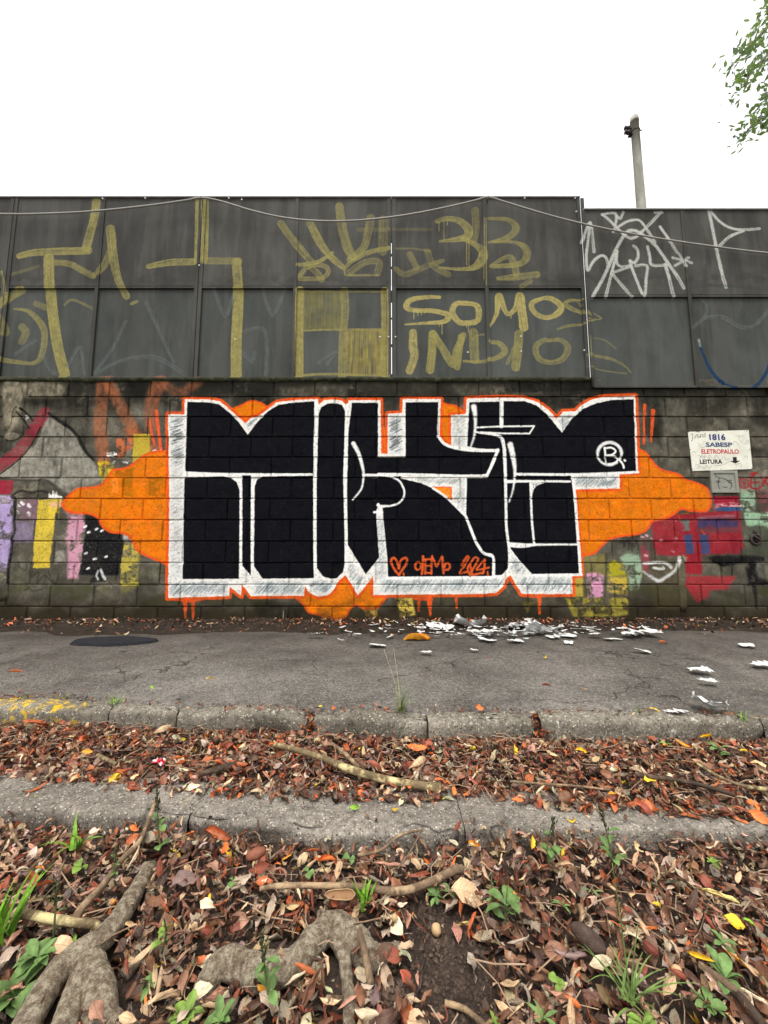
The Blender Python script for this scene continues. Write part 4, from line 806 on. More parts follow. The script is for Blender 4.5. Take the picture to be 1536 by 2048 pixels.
# ------------------------------------------------------------------ cable, pole, tree
MCAB = plain('grey_cable_sheath', (150,148,142), .6, 8, 60, 0)
MHOOK = plain('steel_hook', (120,116,108), .5, 8, 60, 0, .5)
ycb = WALL_Y-.055
def cab(pts): return [on_y(x, y, ycb) for x, y in pts]
cp = spline(cab([(-290,392),(-200,412),(-90,427),(0,428),(70,428),(180,423),(290,412),(370,401),(402,395.5),(440,402),(500,420),(560,434),(620,441),(690,442),(760,437),(830,427),(900,413),(950,401),(977,394.5),(1010,404),(1100,431),(1190,453),(1300,474),(1420,492),(1536,506),(1700,518),(1850,520)]), 5)
V, Fs = tube_vf(cp, .0085, 8)
cable = tag(link('cable', mesh('cable', V, Fs, True), MCAB), 'thin grey cable sagging along the top of the sheet metal fence', 'cable')
for px, py in ((402,395.5),(977,394.5),(-290,392),(1850,520)):
    p = np.array(on_y(px, py, ycb)); V, Fs = tube_vf([p+(0,.05,-.012), p+(0,.01,-.012), p+(0,-.008,.002), p+(0,-.004,.014)], .004, 6); link('hook', mesh('hook', V, Fs, True), MHOOK, cable)
YP = WALL_Y+1.9
pole = tag(empty('utility_pole', on_y(1283, 420, YP)), 'weathered round concrete pole rising behind the lower fence', 'pole')
pb = Vector(pole.location); ptop = Vector(on_y(1268, 233, YP))
mp = M('aged_concrete_pole', .85); mp.col(mp.mix(mp.ramp(mp.noise(30, 5), [(.62, 0.), (.7, 1.)]), mp.ramp(mp.noise(6, 6, mp.vec((1,1,.3))), [(.3, (120,118,108)), (.7, (168,166,154))]), (88,84,74))); mp.bump(mp.noise(120, 4), .004)
rb, rt = .066, .058
L = ptop-pb
V, Fs = tube_vf([Vector((0,0,-(pb.z+.3))), Vector((0,0,0)), L*.5, L*.93, L*.93, L*.965, L*.965, L*.985, L], [rb*1.25, rb, (rb+rt)/2, rt*1.02, rt*1.10, rt*1.10, rt*1.0, rt*1.0, rt*.72], 20)
link('shaft', mesh('shaft', V, Fs, True), mp.m, pole)
MIRON = plain('rusty_dark_iron', (62,54,50), .7, 10, 60, .001)
bz = L*.83
V1 = tube_vf([bz+Vector((rt*1.08*math.cos(a), rt*1.08*math.sin(a), .0)) for a in np.linspace(0, 2*math.pi, 16)], .008, 6, False)
V2 = tube_vf([bz+Vector((rt, 0, .01)), bz+Vector((rt+.05, -.01, .03))], .008, 6)
V, Fs = join_vf([V1, V2]); link('clamp', mesh('clamp', V, Fs, True), MIRON, pole)
V, Fs = join_vf([tube_vf([bz+Vector((-rt, -.01, 0)), bz+Vector((-rt-.06, -.03, -.01)), bz+Vector((-rt-.10, -.03, .02))], .012, 8), box_vf(-rt-.05+bz.x, -rt+bz.x, -.03, .03, bz.z-.07, bz.z-.05)]); link('bracket', mesh('bracket', V, Fs), MIRON, pole)
for dz in (.03, -.045):
    c = bz+Vector((-rt-.075, -.03, dz)); V, Fs = tube_vf([c+Vector((.055,0,-.012)), c+Vector((.03,0,-.004)), c+Vector((.02,0,0)), c+Vector((-.01,0,.0)), c+Vector((-.02,0,.002)), c+Vector((-.05,0,.004)), c+Vector((-.06,0,.0))], [.014,.016,.032,.034,.024,.032,.012], 12); link('insulator', mesh('insulator', V, Fs, True), plain('brown_glazed_insulator', (58,52,56), .35, 8, 30, 0), pole)
# tree behind the wall on the right: only its outer sprays reach into view
MLEAFT = M('tree_leaf', .5); MLEAFT.col(MLEAFT.ramp(MLEAFT.noise(2.0, 3), [(.38, (92,104,104)), (.52, (88,110,78)), (.66, (108,138,52))]))  # grey-blue end of the ramp puts the haze into the leaf colour
MLEAFT.b.inputs['Transmission Weight'].default_value = 0
tr_ = MLEAFT.n('ShaderNodeBsdfTranslucent'); mxs = MLEAFT.n('ShaderNodeMixShader'); mxs.inputs[0].default_value = .28
tr_.inputs['Color'].default_value = rgba((140,168,84)); MLEAFT.l(MLEAFT.b.outputs[0], mxs.inputs[1]); MLEAFT.l(tr_.outputs[0], mxs.inputs[2]); MLEAFT.l(mxs.outputs[0], MLEAFT.nt.nodes['Material Output'].inputs['Surface'])
MBARK = M('tree_bark', .9); MBARK.col(MBARK.ramp(MBARK.noise(9, 7, MBARK.vec((1,1,.4)), .7), [(.3, (84,74,62)), (.55, (122,110,92)), (.75, (160,148,126))])); MBARK.bump(MBARK.noise(60, 6, rough=.7), .006)
YT = WALL_Y+3.4
tc = np.array(on_y(1760, 110, YT+.6)); base = np.array([tc[0]+.9, tc[1]+.8, -.25])
tree = tag(empty('tree', base), 'leafy green tree behind the fence with sprays hanging into the top right corner', 'tree')
lst = [tube_vf([(0,0,0), (.05,.02,1.5), (-.05,.05,3.5), (-.2,0,5.2), (-.3,-.1,7), (-.5,-.2,9.0)], [.24,.19,.16,.13,.09,.03], 12, True, .15, 3)]
V, Fs = join_vf(lst); link('trunk', mesh('trunk', V, Fs, True), MBARK.m, tree)
rt_ = random.Random(5)
sprays = [[(1710,-40),(1620,0),(1555,35),(1510,80),(1480,112)], [(1730,30),(1620,50),(1560,90),(1515,130),(1488,172)], [(1740,110),(1650,120),(1590,150),(1556,175),(1548,190)], [(1730,200),(1640,185),(1580,205),(1530,232),(1498,258)], [(1700,-120),(1630,-70),(1580,-20),(1545,15)]]
leaf_pos = []; limbs = []
for k, sp in enumerate(sprays):
    yy = YT+rt_.uniform(-.5, .5); pts = [np.array(on_y(x, y, yy+.25*(4-i)))-base for i, (x, y) in enumerate(sp)]
    tr0 = np.array([-.2-.05*k, -.05, 4.6+.55*((k*7) % 6)]); path = spline([tr0, (tr0+pts[0])/2+np.array([0,0,.5])]+pts, 6)
    limbs.append(tube_vf(path, np.linspace(.06, .012, len(path)), 6)); leaf_pos.append(path[8:])
for k in range(46):      # the crown beyond the frame
    a = rt_.uniform(0, 6.28); zz = rt_.uniform(4.0, 9.2); R = rt_.uniform(.9, 2.2)*(1.1-abs(zz-6.5)/5)
    cdir = np.array([math.cos(a), math.sin(a)]); end = np.array([cdir[0]*R-.3, cdir[1]*R, zz+rt_.uniform(-.6, .3)])
    if end[0]+base[0] < tc[0]-.5: continue
    path = spline([np.array([-.2, 0, zz-1.1]), np.array([cdir[0]*R*.5-.2, cdir[1]*R*.5, zz+.15]), end], 7); limbs.append(tube_vf(path, np.linspace(.045, .006, len(path)), 5)); leaf_pos.append(path[5:])
V, Fs = join_vf(limbs); link('limb', mesh('limb', V, Fs, True), MBARK.m, tree)
V = []; Fs = []
for path in leaf_pos:
    for p in path:
        for q in range(15):
            clump = np.array([rt_.gauss(0, .15), rt_.gauss(0, .2), rt_.gauss(-.01, .12)]); c = p+clump; s = rt_.uniform(.030, .066)
            a = np.array([rt_.gauss(0, 1), rt_.gauss(0, 1), rt_.gauss(-.6, .6)]); a /= np.linalg.norm(a); b = np.cross(a, [rt_.gauss(0, 1), rt_.gauss(0, 1), rt_.gauss(0, 1)]); b /= np.linalg.norm(b)+1e-6
            o = len(V); V += [c-a*s*1.5, c+b*s*.7, c+a*s*1.6, c-b*s*.7]; Fs.append((o, o+1, o+2, o+3))
link('crown', mesh('crown', V, Fs), MLEAFT.m, tree)
# ------------------------------------------------------------------ sign, meter box, pipe socket on the wall
sgn = tag(empty('sign', on_y(1440, 901)), 'white rectangular utility notice with blue, red and black lettering and a down arrow', 'sign')
so_ = np.array(sgn.location); so_[1] = WALL_Y-.010
msg = M('enamelled_white_plate', .4); msg.col(msg.mix(m_f if False else msg.ramp(msg.noise(9, 6, rough=.7), [(.45, 0.), (.75, .45)]), (214,212,198), (150,146,126)))
sgn.location = so_
def corner(px, py): w = on_y(px, py, so_[1]); return (w[0]-so_[0], w[2]-so_[2])
cs = [corner(1385,942), corner(1505,938), corner(1497.5,860), corner(1376,863.5)]
V = [(x, 0, z) for x, z in cs]+[(x, .004, z) for x, z in cs]; link('plate', mesh('plate', V, [(0,1,2,3),(7,6,5,4),(0,4,5,1),(1,5,6,2),(2,6,7,3),(3,7,4,0)]), msg.m, sgn)
def text_mesh(body, w, h, bold=0.0):
    cu = bpy.data.curves.new('lettering', 'FONT'); cu.body = body; cu.align_x = 'LEFT'; cu.size = 1; cu.offset = bold; cu.resolution_u = 3
    ob = bpy.data.objects.new('lettering', cu); COL.objects.link(ob); dg = bpy.context.evaluated_depsgraph_get(); dg.update()
    me = bpy.data.meshes.new_from_object(ob.evaluated_get(dg)); bpy.data.objects.remove(ob); bpy.data.curves.remove(cu)
    co = np.empty(len(me.vertices)*3, np.float32); me.vertices.foreach_get('co', co); co = co.reshape(-1, 3); mn = co.min(0); mx = co.max(0)
    co[:, 0] = ((co[:, 0]-mn[0])/(mx[0]-mn[0])-.5)*w; co[:, 1] = ((co[:, 1]-mn[1])/(mx[1]-mn[1])-.5)*h; co[:, 2] = 0
    me.vertices.foreach_set('co', co.ravel()); me.name = 'lettering'; me.update(); return me
def ink(n, c): m = M(n, .5); m.col(m.ramp(m.noise(400, 3), [(.3, c), (.75, tuple(np.minimum(np.array(c)+22, 255)))])); return m.m
INKN = ink('navy_print', (26,34,92)); INKT = ink('blue_print', (22,52,92)); INKR = ink('red_print', (170,44,48)); INKK = ink('black_print', (22,22,24)); INKP = ink('pencil', (96,94,88))
for body, (x0, y0, x1, y1), mt_, bd in (('1816', (570,230,825,335), INKN, .034), ('SABESP', (512,370,940,445), INKT, .03), ('ELETROPAULO', (437,482,1050,558), INKR, .026), ('LEITURA', (412,652,775,725), INKK, .03)):
    p0 = cN([(x0, y1)])[0]; p1 = cN([(x1, y0)])[0]; a = corner(*p0); b = corner(*p1)
    link('lettering', text_mesh(body, b[0]-a[0], b[1]-a[1], bd), mt_, sgn, ((a[0]+b[0])/2, -.0012, (a[1]+b[1])/2), (math.pi/2, 0, 0))
ar = [corner(*q) for q in cN([(952,613),(1018,613),(1018,672),(1075,672),(1000,718),(905,680),(958,676)])]
link('arrow', mesh('arrow', [(x, -.0012, z) for x, z in ar], [tuple(range(7))[::-1]]), INKK, sgn)
def scribble(parent, org, cr, lines, w, mat, y, name='scribble'):
    parts = []
    for ln in lines:
        q = spline(cr(ln), 4); P = np.array([on_y(x, yy, org[1])[0::2] for x, yy in q])-org[0::2]; T = np.gradient(P, axis=0); T /= np.linalg.norm(T, axis=1)[:, None]+1e-9; Nn = np.stack([-T[:, 1], T[:, 0]], 1)
        o = [(p[0]+n[0]*w/2*s, y, p[1]+n[1]*w/2*s) for p, n in zip(P, Nn) for s in (1, -1)]; parts.append((o, [(2*i, 2*i+1, 2*i+3, 2*i+2) for i in range(len(P)-1)]))
    V, Fs = join_vf(parts); link(name, mesh(name, V, Fs), mat, parent)['kind'] = 'stuff'
scribble(sgn, so_, cN, [[(255,240),(290,235),(285,330),(265,345)], [(320,310),(350,250),(380,240),(360,285)], [(380,300),(400,270),(420,290),(415,230)], [(430,235),(470,250),(510,210)], [(440,270),(490,280),(500,245)], [(350,195),(400,190),(390,210)]], .004, INKK, -.0016)
scribble(sgn, so_, cN, [[(370,580),(420,600),(400,640),(450,570),(440,630),(500,570),(470,640),(520,600),(570,640),(560,580),(620,640)], [(640,640),(680,575),(720,640),(770,650),(800,590),(840,660),(900,630)], [(330,750),(400,740),(370,800),(430,760),(480,800),(520,750),(560,800),(600,745)], [(640,760),(780,740)], [(800,740),(910,670)], [(1000,260),(1140,265)], [(1060,270),(1060,330),(1110,360)], [(950,410),(980,350),(1050,410)], [(1140,400),(1190,340),(1210,370),(1160,410)], [(380,370),(440,460),(500,430)], [(280,540),(320,520),(340,550)], [(1130,620),(1190,590),(1190,650)], [(980,740),(1080,720),(1100,780)]], .0022, INKP, -.0014)
sc = bmesh.new(); bmesh.ops.create_uvsphere(sc, u_segments=8, v_segments=5, radius=.004); scm = bpy.data.meshes.new('screw'); sc.to_mesh(scm); sc.free(); scm.materials.append(MIRON)
for q in ((222,198),(1185,180),(1232,487),(1268,797),(285,818),(248,485),(688,190),(760,812)): c = corner(*cN([q])[0]); link('screw', scm, None, sgn, (c[0], -.001, c[1]))
mbx = tag(empty('meter_box', on_y(1449, 963)), 'small grey meter box cover with a black line doodle below the white notice', 'box'); mo = np.array(mbx.location); mo[1] = WALL_Y-.012; mbx.location = mo
MBOX = plain('grey_box_paint', (132,132,122), .55, 10, 25, .002)
def cr2(px, py): w = on_y(px, py, mo[1]); return (w[0]-mo[0], w[2]-mo[2])
a = cr2(1424,985.5); b = cr2(1474,941); t = .028
link('door', box('door', a[0]+t, b[0]-t, .002, .03, a[1]+t, b[1]-t), MBOX, mbx)
link('frame', box('frame', a[0], a[0]+t, -.006, .03, a[1], b[1], .002), MBOX, mbx); link('frame', box('frame', b[0]-t, b[0], -.006, .03, a[1], b[1], .002), MBOX, mbx)
link('frame', box('frame', a[0]+t, b[0]-t, -.0055, .03, a[1], a[1]+t, .002), MBOX, mbx); link('frame', box('frame', a[0]+t, b[0]-t, -.0055, .03, b[1]-t, b[1], .002), MBOX, mbx)
scribble(mbx, mo, cN, [[(650,870),(800,880),(950,862)], [(665,890),(690,940),(780,960),(850,985)], [(735,960),(715,1040),(740,1145)], [(850,985),(920,1030),(940,1090),(905,1145)], [(680,1000),(760,1020)], [(680,1030),(740,1025)], [(860,1010),(940,995)], [(880,1030),(950,1040)], [(790,1100),(840,1115),(865,1095)], [(660,1158),(800,1155),(975,1158)]], .0055, INKK, .0012, 'doodle')
ps = tag(empty('pipe_socket', on_y(1510, 1079)), 'round dark pipe outlet with a rusty rim low on the wall at the right edge', 'pipe'); po = np.array(ps.location); po[1] = WALL_Y-.004; ps.location = po
R = .045; V, Fs = tube_vf([(R*math.cos(x), -.006, R*math.sin(x)) for x in np.linspace(0, 2*math.pi, 25)], .010, 8, False); link('rim', mesh('rim', V, Fs, True), MIRON, ps)
bmx = bmesh.new(); bmesh.ops.create_cone(bmx, cap_ends=True, segments=20, radius1=R, radius2=R*.9, depth=.01, matrix=Matrix.Translation((0, .004, 0)) @ Matrix.Rotation(math.pi/2, 4, 'X')); me = bpy.data.meshes.new('bore_shade'); bmx.to_mesh(me); bmx.free(); link('bore_shade', me, plain('painted_bore_shade', (24,24,22), .8, 5), ps)  # shallow dark disc standing for the shade inside the pipe hole
V, Fs = join_vf([tube_vf([(-.02,-.004,.04), (.0,-.03,.01), (.018,-.028,-.02)], .008, 6), tube_vf([(0,-.004,.05), (0,-.008,.09)], .012, 8)]); link('tap_stub', mesh('tap_stub', V, Fs, True), MIRON, ps)
# ------------------------------------------------------------------ leaves
def leaf_arrays(seed, nt=7, ns=5, wid=.46, shape=.5):
    r = np.random.default_rng(seed)
    t = np.linspace(0, 1, nt); s = np.linspace(-1, 1, ns)
    w = wid*.5*np.sin(np.pi*t**(.75+shape*.5))**.8+.006; w[0] = .008; w[-1] = .006
    kb = r.normal(0, 2.0); kt = r.normal(0, .9); cup = r.uniform(-2.4, 4.6); vf = r.uniform(0, .6)
    th = kb*(t-.3); x = np.cumsum(np.r_[0, np.cos((th[1:]+th[:-1])/2)])*(1/(nt-1)); z = np.cumsum(np.r_[0, np.sin((th[1:]+th[:-1])/2)])*(1/(nt-1))
    P = np.zeros((nt, ns, 3)); U = np.zeros((nt, ns, 2))
    for i in range(nt):
        tw = kt*(t[i]-.5)+r.normal(0, .06)
        for j in range(ns):
            a = cup*s[j]*min(1, w[i]/(wid*.3)); rr = w[i]
            yy = rr*(math.sin(a)/cup*1.0 if abs(cup) > .15 else s[j]); zz = rr*((1-math.cos(a))/cup if abs(cup) > .15 else 0)+vf*abs(s[j])*rr*.5
            wav = .10*wid*r.normal()*abs(s[j])
            yy2 = yy*math.cos(tw)-zz*math.sin(tw); zz2 = yy*math.sin(tw)+zz*math.cos(tw)+wav
            P[i, j] = (x[i]-zz2*math.sin(th[i]), yy2, z[i]+zz2*math.cos(th[i])); U[i, j] = (t[i], s[j]*.5+.5)
    P -= P.reshape(-1, 3).mean(0)
    i = np.arange(nt-1)[:, None]*ns+np.arange(ns-1)[None]; F = np.stack([i, i+ns, i+ns+1, i+1], -1).reshape(-1, 4)
    return P.reshape(-1, 3), F, U.reshape(-1, 2)
LV = [leaf_arrays(500+k, wid=[.44,.5,.38,.56,.3,.62][k % 6], shape=[.5,.2,.8][k % 3]) for k in range(36)]
LVS = [leaf_arrays(700+k, 5, 3, [.44,.5,.38,.34][k % 4], [.5,.2,.8][k % 3]) for k in range(30)]
def leaf_material(name, attr):
    m = M(name, .5); m.b.inputs['Specular IOR Level'].default_value = .35
    if attr: a = m.n('ShaderNodeAttribute', attribute_name='leafcol'); c = a.outputs['Color']
    else: c = m.n('ShaderNodeObjectInfo').outputs['Color']
    uv = m.n('ShaderNodeUVMap'); s = m.n('ShaderNodeSeparateXYZ'); m.l(uv.outputs[0], s.inputs[0])
    d = m.math('ABSOLUTE', m.math('SUBTRACT', s.outputs['Y'], .5))
    mid = m.ramp(d, [(.0, 1.), (.05, 0.)]); 
    side = m.math('SINE', m.math('MULTIPLY', m.math('SUBTRACT', s.outputs['X'], m.math('MULTIPLY', d, .5)), 62)); sv = m.ramp(m.math('ADD', m.math('MULTIPLY', side, .5), .5), [(.86, 0.), (.98, 1.)])
    n = m.noise(45, 5, rough=.7); n2 = m.noise(260, 4)
    c = m.mix(1.0, c, m.ramp(n, [(.3, .55), (.5, 1.0), (.72, 1.3)]), 'MULTIPLY')
    spot = m.ramp(m.noise(110, 3), [(.62, 0.), (.7, 1.)]); c = m.mix(m.math('MULTIPLY', spot, .55), c, (46,32,26))
    c = m.mix(m.math('MULTIPLY', m.math('MAXIMUM', mid, m.math('MULTIPLY', sv, .3)), .30), c, (180,154,122)); m.col(c)
    m.bump(m.math('ADD', m.math('MULTIPLY', sv, -.5), m.math('ADD', m.math('MULTIPLY', mid, 1.), n2)), .0012, .8)
    return m.m
MLS = leaf_material('litter_leaf', True); MLO = leaf_material('single_leaf', False)
PAL = dict(brown=(120,80,58), dark=(74,50,39), tan=(190,158,122), grey=(166,147,126), red=(132,66,46), rust=(170,88,48), orange=(218,110,48), pink=(174,128,104), yellow=(232,190,44), mauve=(132,108,102), gold=(224,150,44), green=(126,168,52), straw=(214,192,120), mud=(72,58,54), cream=(206,186,154))
ALB = 1.0
def pal(n): return np.array(lin(np.minimum(np.array(PAL[n])*ALB*1.0, 255)))
def scatter(pos, size, tiltsd, names, probs, src, rs):
    n = len(pos); k = rs.integers(0, len(src), n); yaw = rs.uniform(0, 2*np.pi, n); tx = rs.normal(0, tiltsd, n); ty = rs.normal(0, tiltsd*.8, n); flip = rs.random(n) < .4
    cols = np.array([pal(q) for q in names])[rs.choice(len(names), n, p=np.array(probs)/np.sum(probs))]*rs.uniform(.45, 1.42, (n, 1))*(1+rs.normal(0, .06, (n, 3)))
    return k, yaw, tx+flip*np.pi, ty, size, pos, np.clip(cols, .005, .9)
def rotm(yaw, tx, ty):
    cz, sz, cx, sx, cy, sy = np.cos(yaw), np.sin(yaw), np.cos(tx), np.sin(tx), np.cos(ty), np.sin(ty); z = 0*yaw; o = z+1
    Rz = np.stack([cz,-sz,z, sz,cz,z, z,z,o], -1).reshape(-1,3,3); Rx = np.stack([o,z,z, z,cx,-sx, z,sx,cx], -1).reshape(-1,3,3); Ry = np.stack([cy,z,sy, z,o,z, -sy,z,cy], -1).reshape(-1,3,3)
    return Rz @ Ry @ Rx
ACC = {'V': [], 'F': [], 'U': [], 'C': [], 'o': 0}
def accumulate(sc_, src):
    k, yaw, tx, ty, size, pos, cols = sc_; R = rotm(yaw, tx, ty)
    for q in range(len(src)):
        m = np.where(k == q)[0]
        if not len(m): continue
        P, F, U = src[q]; v = np.einsum('nij,pj->npi', R[m], P)*size[m][:, None, None]+pos[m][:, None]
        nv = len(P); f = F[None]+(np.arange(len(m))*nv)[:, None, None]+ACC['o']
        ACC['V'].append(v.reshape(-1, 3)); ACC['F'].append(f.reshape(-1, 4)); ACC['U'].append(np.tile(U, (len(m), 1))); ACC['C'].append(np.repeat(np.c_[cols[m], np.ones(len(m))], nv, 0)); ACC['o'] += nv*len(m)
rs = np.random.default_rng(21)
ROOTS = [[(310,1715,.012),(272,1800,.026),(232,1870,.032),(180,1930,.036),(110,1985,.038),(30,2060,.038)], [(172,1930,.034),(215,2005,.03),(280,2016,.014)], [(160,1960,.03),(110,2070,.045)], [(395,1980,.02),(440,1955,.026),(520,1918,.028),(590,1888,.028),(650,1872,.030),(720,1878,.026),(785,1890,.018)], [(662,1868,.022),(690,1955,.016),(700,2060,.010)]]
ROOTS = [[(*on_z(x, y, ZF+.02)[:2], r) for x, y, r in q] for q in ROOTS]
def root_w(X, Y):
    w = np.ones_like(X)
    for q in ROOTS:
        for (ax, ay, ar), (bx, by, br) in zip(q[:-1], q[1:]):
            t = np.clip(((X-ax)*(bx-ax)+(Y-ay)*(by-ay))/((bx-ax)**2+(by-ay)**2), 0, 1); d = np.hypot(X-ax-(bx-ax)*t, Y-ay-(by-ay)*t); r = ar+(br-ar)*t
            w = w*np.clip((d-r*.62)/.022, .02, 1)
    return w
bare = [(on_z(880, 1880, ZF), .085), (on_z(890, 1960, ZF), .075), (on_z(930, 2030, ZF), .07), (on_z(850, 1830, ZF), .035), (on_z(770,1990, ZF), .035), (on_z(1290,1725, ZF), .04)]
def bare_w(X, Y):
    w = root_w(X, Y)
    for (x, y, _), r in bare: w *= 1-np.exp(-(((X-x)/(r*1.15))**2+((Y-y)/r)**2)**1.4)*.93
    return w
def front_pile(n, zl, zh, tilt, s0, s1, src, y0=.5, xs=2.5, yhi=.05, pr=(30,22,15,14,7,3.5,1.0,6,.3,3,3)):
    X = rs.uniform(-xs, xs, n); top = y_sf(X); Y = y0+(top+yhi-y0)*rs.random(n); keep = (Y < top-.004) & (rs.random(n) < bare_w(X, Y)); X, Y = X[keep], Y[keep]
    hmod = .45+1.1*fbm(X*5, Y*5, 90, 3); pos = np.stack([X, Y, soil_z(X, Y)+rs.uniform(zl, zh, len(X))*hmod], -1)
    accumulate(scatter(pos, rs.uniform(s0, s1, len(X)), tilt, ['brown','dark','tan','grey','red','rust','orange','pink','yellow','mauve','cream'], pr, src, rs), src)
front_pile(3600, .004, .014, .25, .035, .06, LVS); front_pile(7000, .010, .034, .55, .021, .044, LV); front_pile(5000, .026, .052, .75, .018, .042, LV, pr=[30,15,21,18,6,3,1.3,7,.3,3,6]); front_pile(12000, .008, .054, .7, .006, .022, LVS)
front_pile(1500, .004, .03, .5, .03, .07, LVS, -.8)
def gutter_pile(n, zl, zh, tilt, s0, s1, src, xs=3.2):
    X = rs.uniform(-xs, xs, n); a = y_sb(X)+.015+.05*(fbm(X*5, X*0, 91, 4)-.55)*2; b = y_kf(X)+.012
    t = rs.random(n); Y = a+(b-a)*t; prof = np.clip(np.minimum(t/.25, 1)*(.55+.45*np.minimum((1-t)/.25, 1)), .12, 1)
    base = np.where(Y < y_sb(X)+.06, ZS+.004, ZG+.008); pos = np.stack([X, Y, np.maximum(base, base)+rs.uniform(zl, zh, n)*prof], -1)
    accumulate(scatter(pos, rs.uniform(s0, s1, n), tilt, ['brown','dark','tan','grey','red','rust','orange','pink','yellow','mauve','cream'], [30,22,13,9,15,9,2.6,5,.4,3,4], src, rs), src)
gutter_pile(2600, .0, .012, .25, .04, .07, LVS); gutter_pile(4600, .012, .03, .5, .028, .056, LV); gutter_pile(3600, .022, .046, .7, .022, .048, LV); gutter_pile(9000, .006, .047, .7, .006, .020, LVS)
# loose leaves: kerb joints, pavement, wall foot
def loose(X, Y, Z, s0, s1, tilt=.35, names=('brown','dark','tan','rust','orange','yellow'), pr=(30,20,20,12,6,3), src=LVS):
    n = len(X); pos = np.stack([X, Y, Z], -1); accumulate(scatter(pos, rs.uniform(s0, s1, n), tilt, list(names), list(pr), src, rs), src)
X = rs.uniform(-4, 4, 1500); d = rs.exponential(.10, 1500); Y = WALL_Y-.03-np.minimum(d, .55); loose(X, Y, .055*np.exp(-d/.2)+.008+rs.random(1500)*.012, .012, .06, .5, pr=(30,40,18,8,2,.6))
X = rs.uniform(-3, 3, 700); Y = y_kb(X)+rs.normal(-.005, .02, 700); loose(X, Y, np.full(700, -.022)+.006, .01, .03, .4, pr=(30,30,14,20,5,1))
X = rs.uniform(-3, 3, 160); Y = y_kb(X)+rs.random(160)*1.6; loose(X, Y, np.full(160, -.015), .008, .02, .2)
for gx, in ((on_z(620,1440,-.05)[0],), (on_z(1068,1440,-.05)[0],)):
    X = gx+rs.normal(0, .035, 90); f = rs.random(90); Y = y_kb(X)+(y_kf(X)-y_kb(X))*f; loose(X, Y, -.05-.05*f+rs.random(90)*.03, .015, .045, .6, pr=(30,20,12,20,8,1))
X = rs.uniform(-2.2, 2.2, 120); Y = y_sb(X)+.0+(y_sf(X)-y_sb(X))*rs.random(120)**2; loose(X, Y, np.full(120, ZS+.009), .01, .03, .3)
V = np.concatenate(ACC['V']); Fq = np.concatenate(ACC['F']); U = np.concatenate(ACC['U']); C_ = np.concatenate(ACC['C'])
lit = link('leaf_litter', big_mesh('leaf_litter', V, Fq, True, U, C_), MLS); tag(lit, 'dry brown fallen leaves heaped over the ground and the gutter', 'leaf litter', kind='stuff')
# soil crumbs on the bare patch
CR = []
for k in range(1500):
    (cx, cy, _), r = bare[rs.integers(0, len(bare))]; x = cx+rs.normal(0, r*.75); y = cy+rs.normal(0, r*.6)
    if y > float(y_sf(x))-.03: continue
    s_ = rs.uniform(.0012, .0055)*(1 if rs.random() < .93 else 1.8); z = float(soil_z(np.array(x), np.array(y)))+s_*.3
    q = np.array([[1,0,0],[-1,0,0],[0,1,0],[0,-1,0],[0,0,1],[0,0,-1]])*rs.uniform(.6, 1.2, (6, 1))*s_ @ rotm(*[np.array([v]) for v in rs.uniform(0, 3, 3)])[0]+np.array([x, y, z])
    CR.append((list(q), [(0,2,4),(2,1,4),(1,3,4),(3,0,4),(2,0,5),(1,2,5),(3,1,5),(0,3,5)]))
V, Fs = join_vf(CR); tag(link('soil_crumbs', mesh('soil_crumbs', V, Fs), soil('soil_crumb', (84,70,60), .002)), 'small crumbs of dark soil on the bare patch', 'soil crumbs', kind='stuff')
# fine twigs
TW = []
for k in range(1500):
    z_ = rs.random(); L = rs.uniform(.02, .11)
    if z_ < .55: x = rs.uniform(-2, 2); y = rs.uniform(.55, 1.08); y = min(y, float(y_sf(x))-.02); zz = float(soil_z(np.array(x), np.array(y)))+rs.uniform(.02, .05)
    else: x = rs.uniform(-2.6, 2.6); y = float(y_sb(x))+.03+rs.random()*(float(y_kf(x))-float(y_sb(x))-.04); zz = ZG+rs.uniform(.03, .05)
    if z_ < .55 and rs.random() > bare_w(np.array([x]), np.array([y]))[0]: continue
    a = rs.uniform(0, 6.28); e = rs.normal(0, .22); d_ = np.array([math.cos(a), math.sin(a), math.sin(e)]); p = np.array([x, y, zz]); bend = np.array([rs.normal(0, .12), rs.normal(0, .12), .05])*L
    TW.append(tube_vf([p-d_*L/2, p+bend, p+d_*L/2], rs.uniform(.0007, .0018), 4, False))
V, Fs = join_vf(TW); MTW = plain('dry_twig', (136,112,88), .85, 34, 25, 0); tag(link('twig_litter', mesh('twig_litter', V, Fs, True), MTW), 'fine dry twigs scattered among the brown leaves', 'twigs', kind='stuff')
# ------------------------------------------------------------------ single leaves one can point at
LM = []
for k, (P, F, U) in enumerate(LV):
    LM.append(big_mesh('fallen_leaf', P, F, True, U)); LM[-1].materials.append(MLO)
def ground_z(x, y):
    if y > float(y_kb(x)): return .004 if y < 3.1 else .03
    if y > float(y_kf(x)): return -.012
    if y > float(y_sb(x))+.05: return ZG+.050
    if y > float(y_sf(x))-.005: return ZS+.008
    return float(soil_z(np.array(x), np.array(y)))+.052*bare_w(np.array([x]), np.array([y]))[0]+.006
def at(px, py):
    z = -.08
    for _ in range(8): p = on_z(px, py, z); z = .5*z+.5*ground_z(p[0], p[1])
    return np.array(on_z(px, py, z))
def scale_at(px, py):
    p = at(px, py); return (p[1]*math.cos(PITCH)+(p[2]-CAM_H)*math.sin(PITCH))/F_PX
FLAT = sorted(range(len(LM)), key=lambda k: np.ptp(LV[k][0][:, 2]))
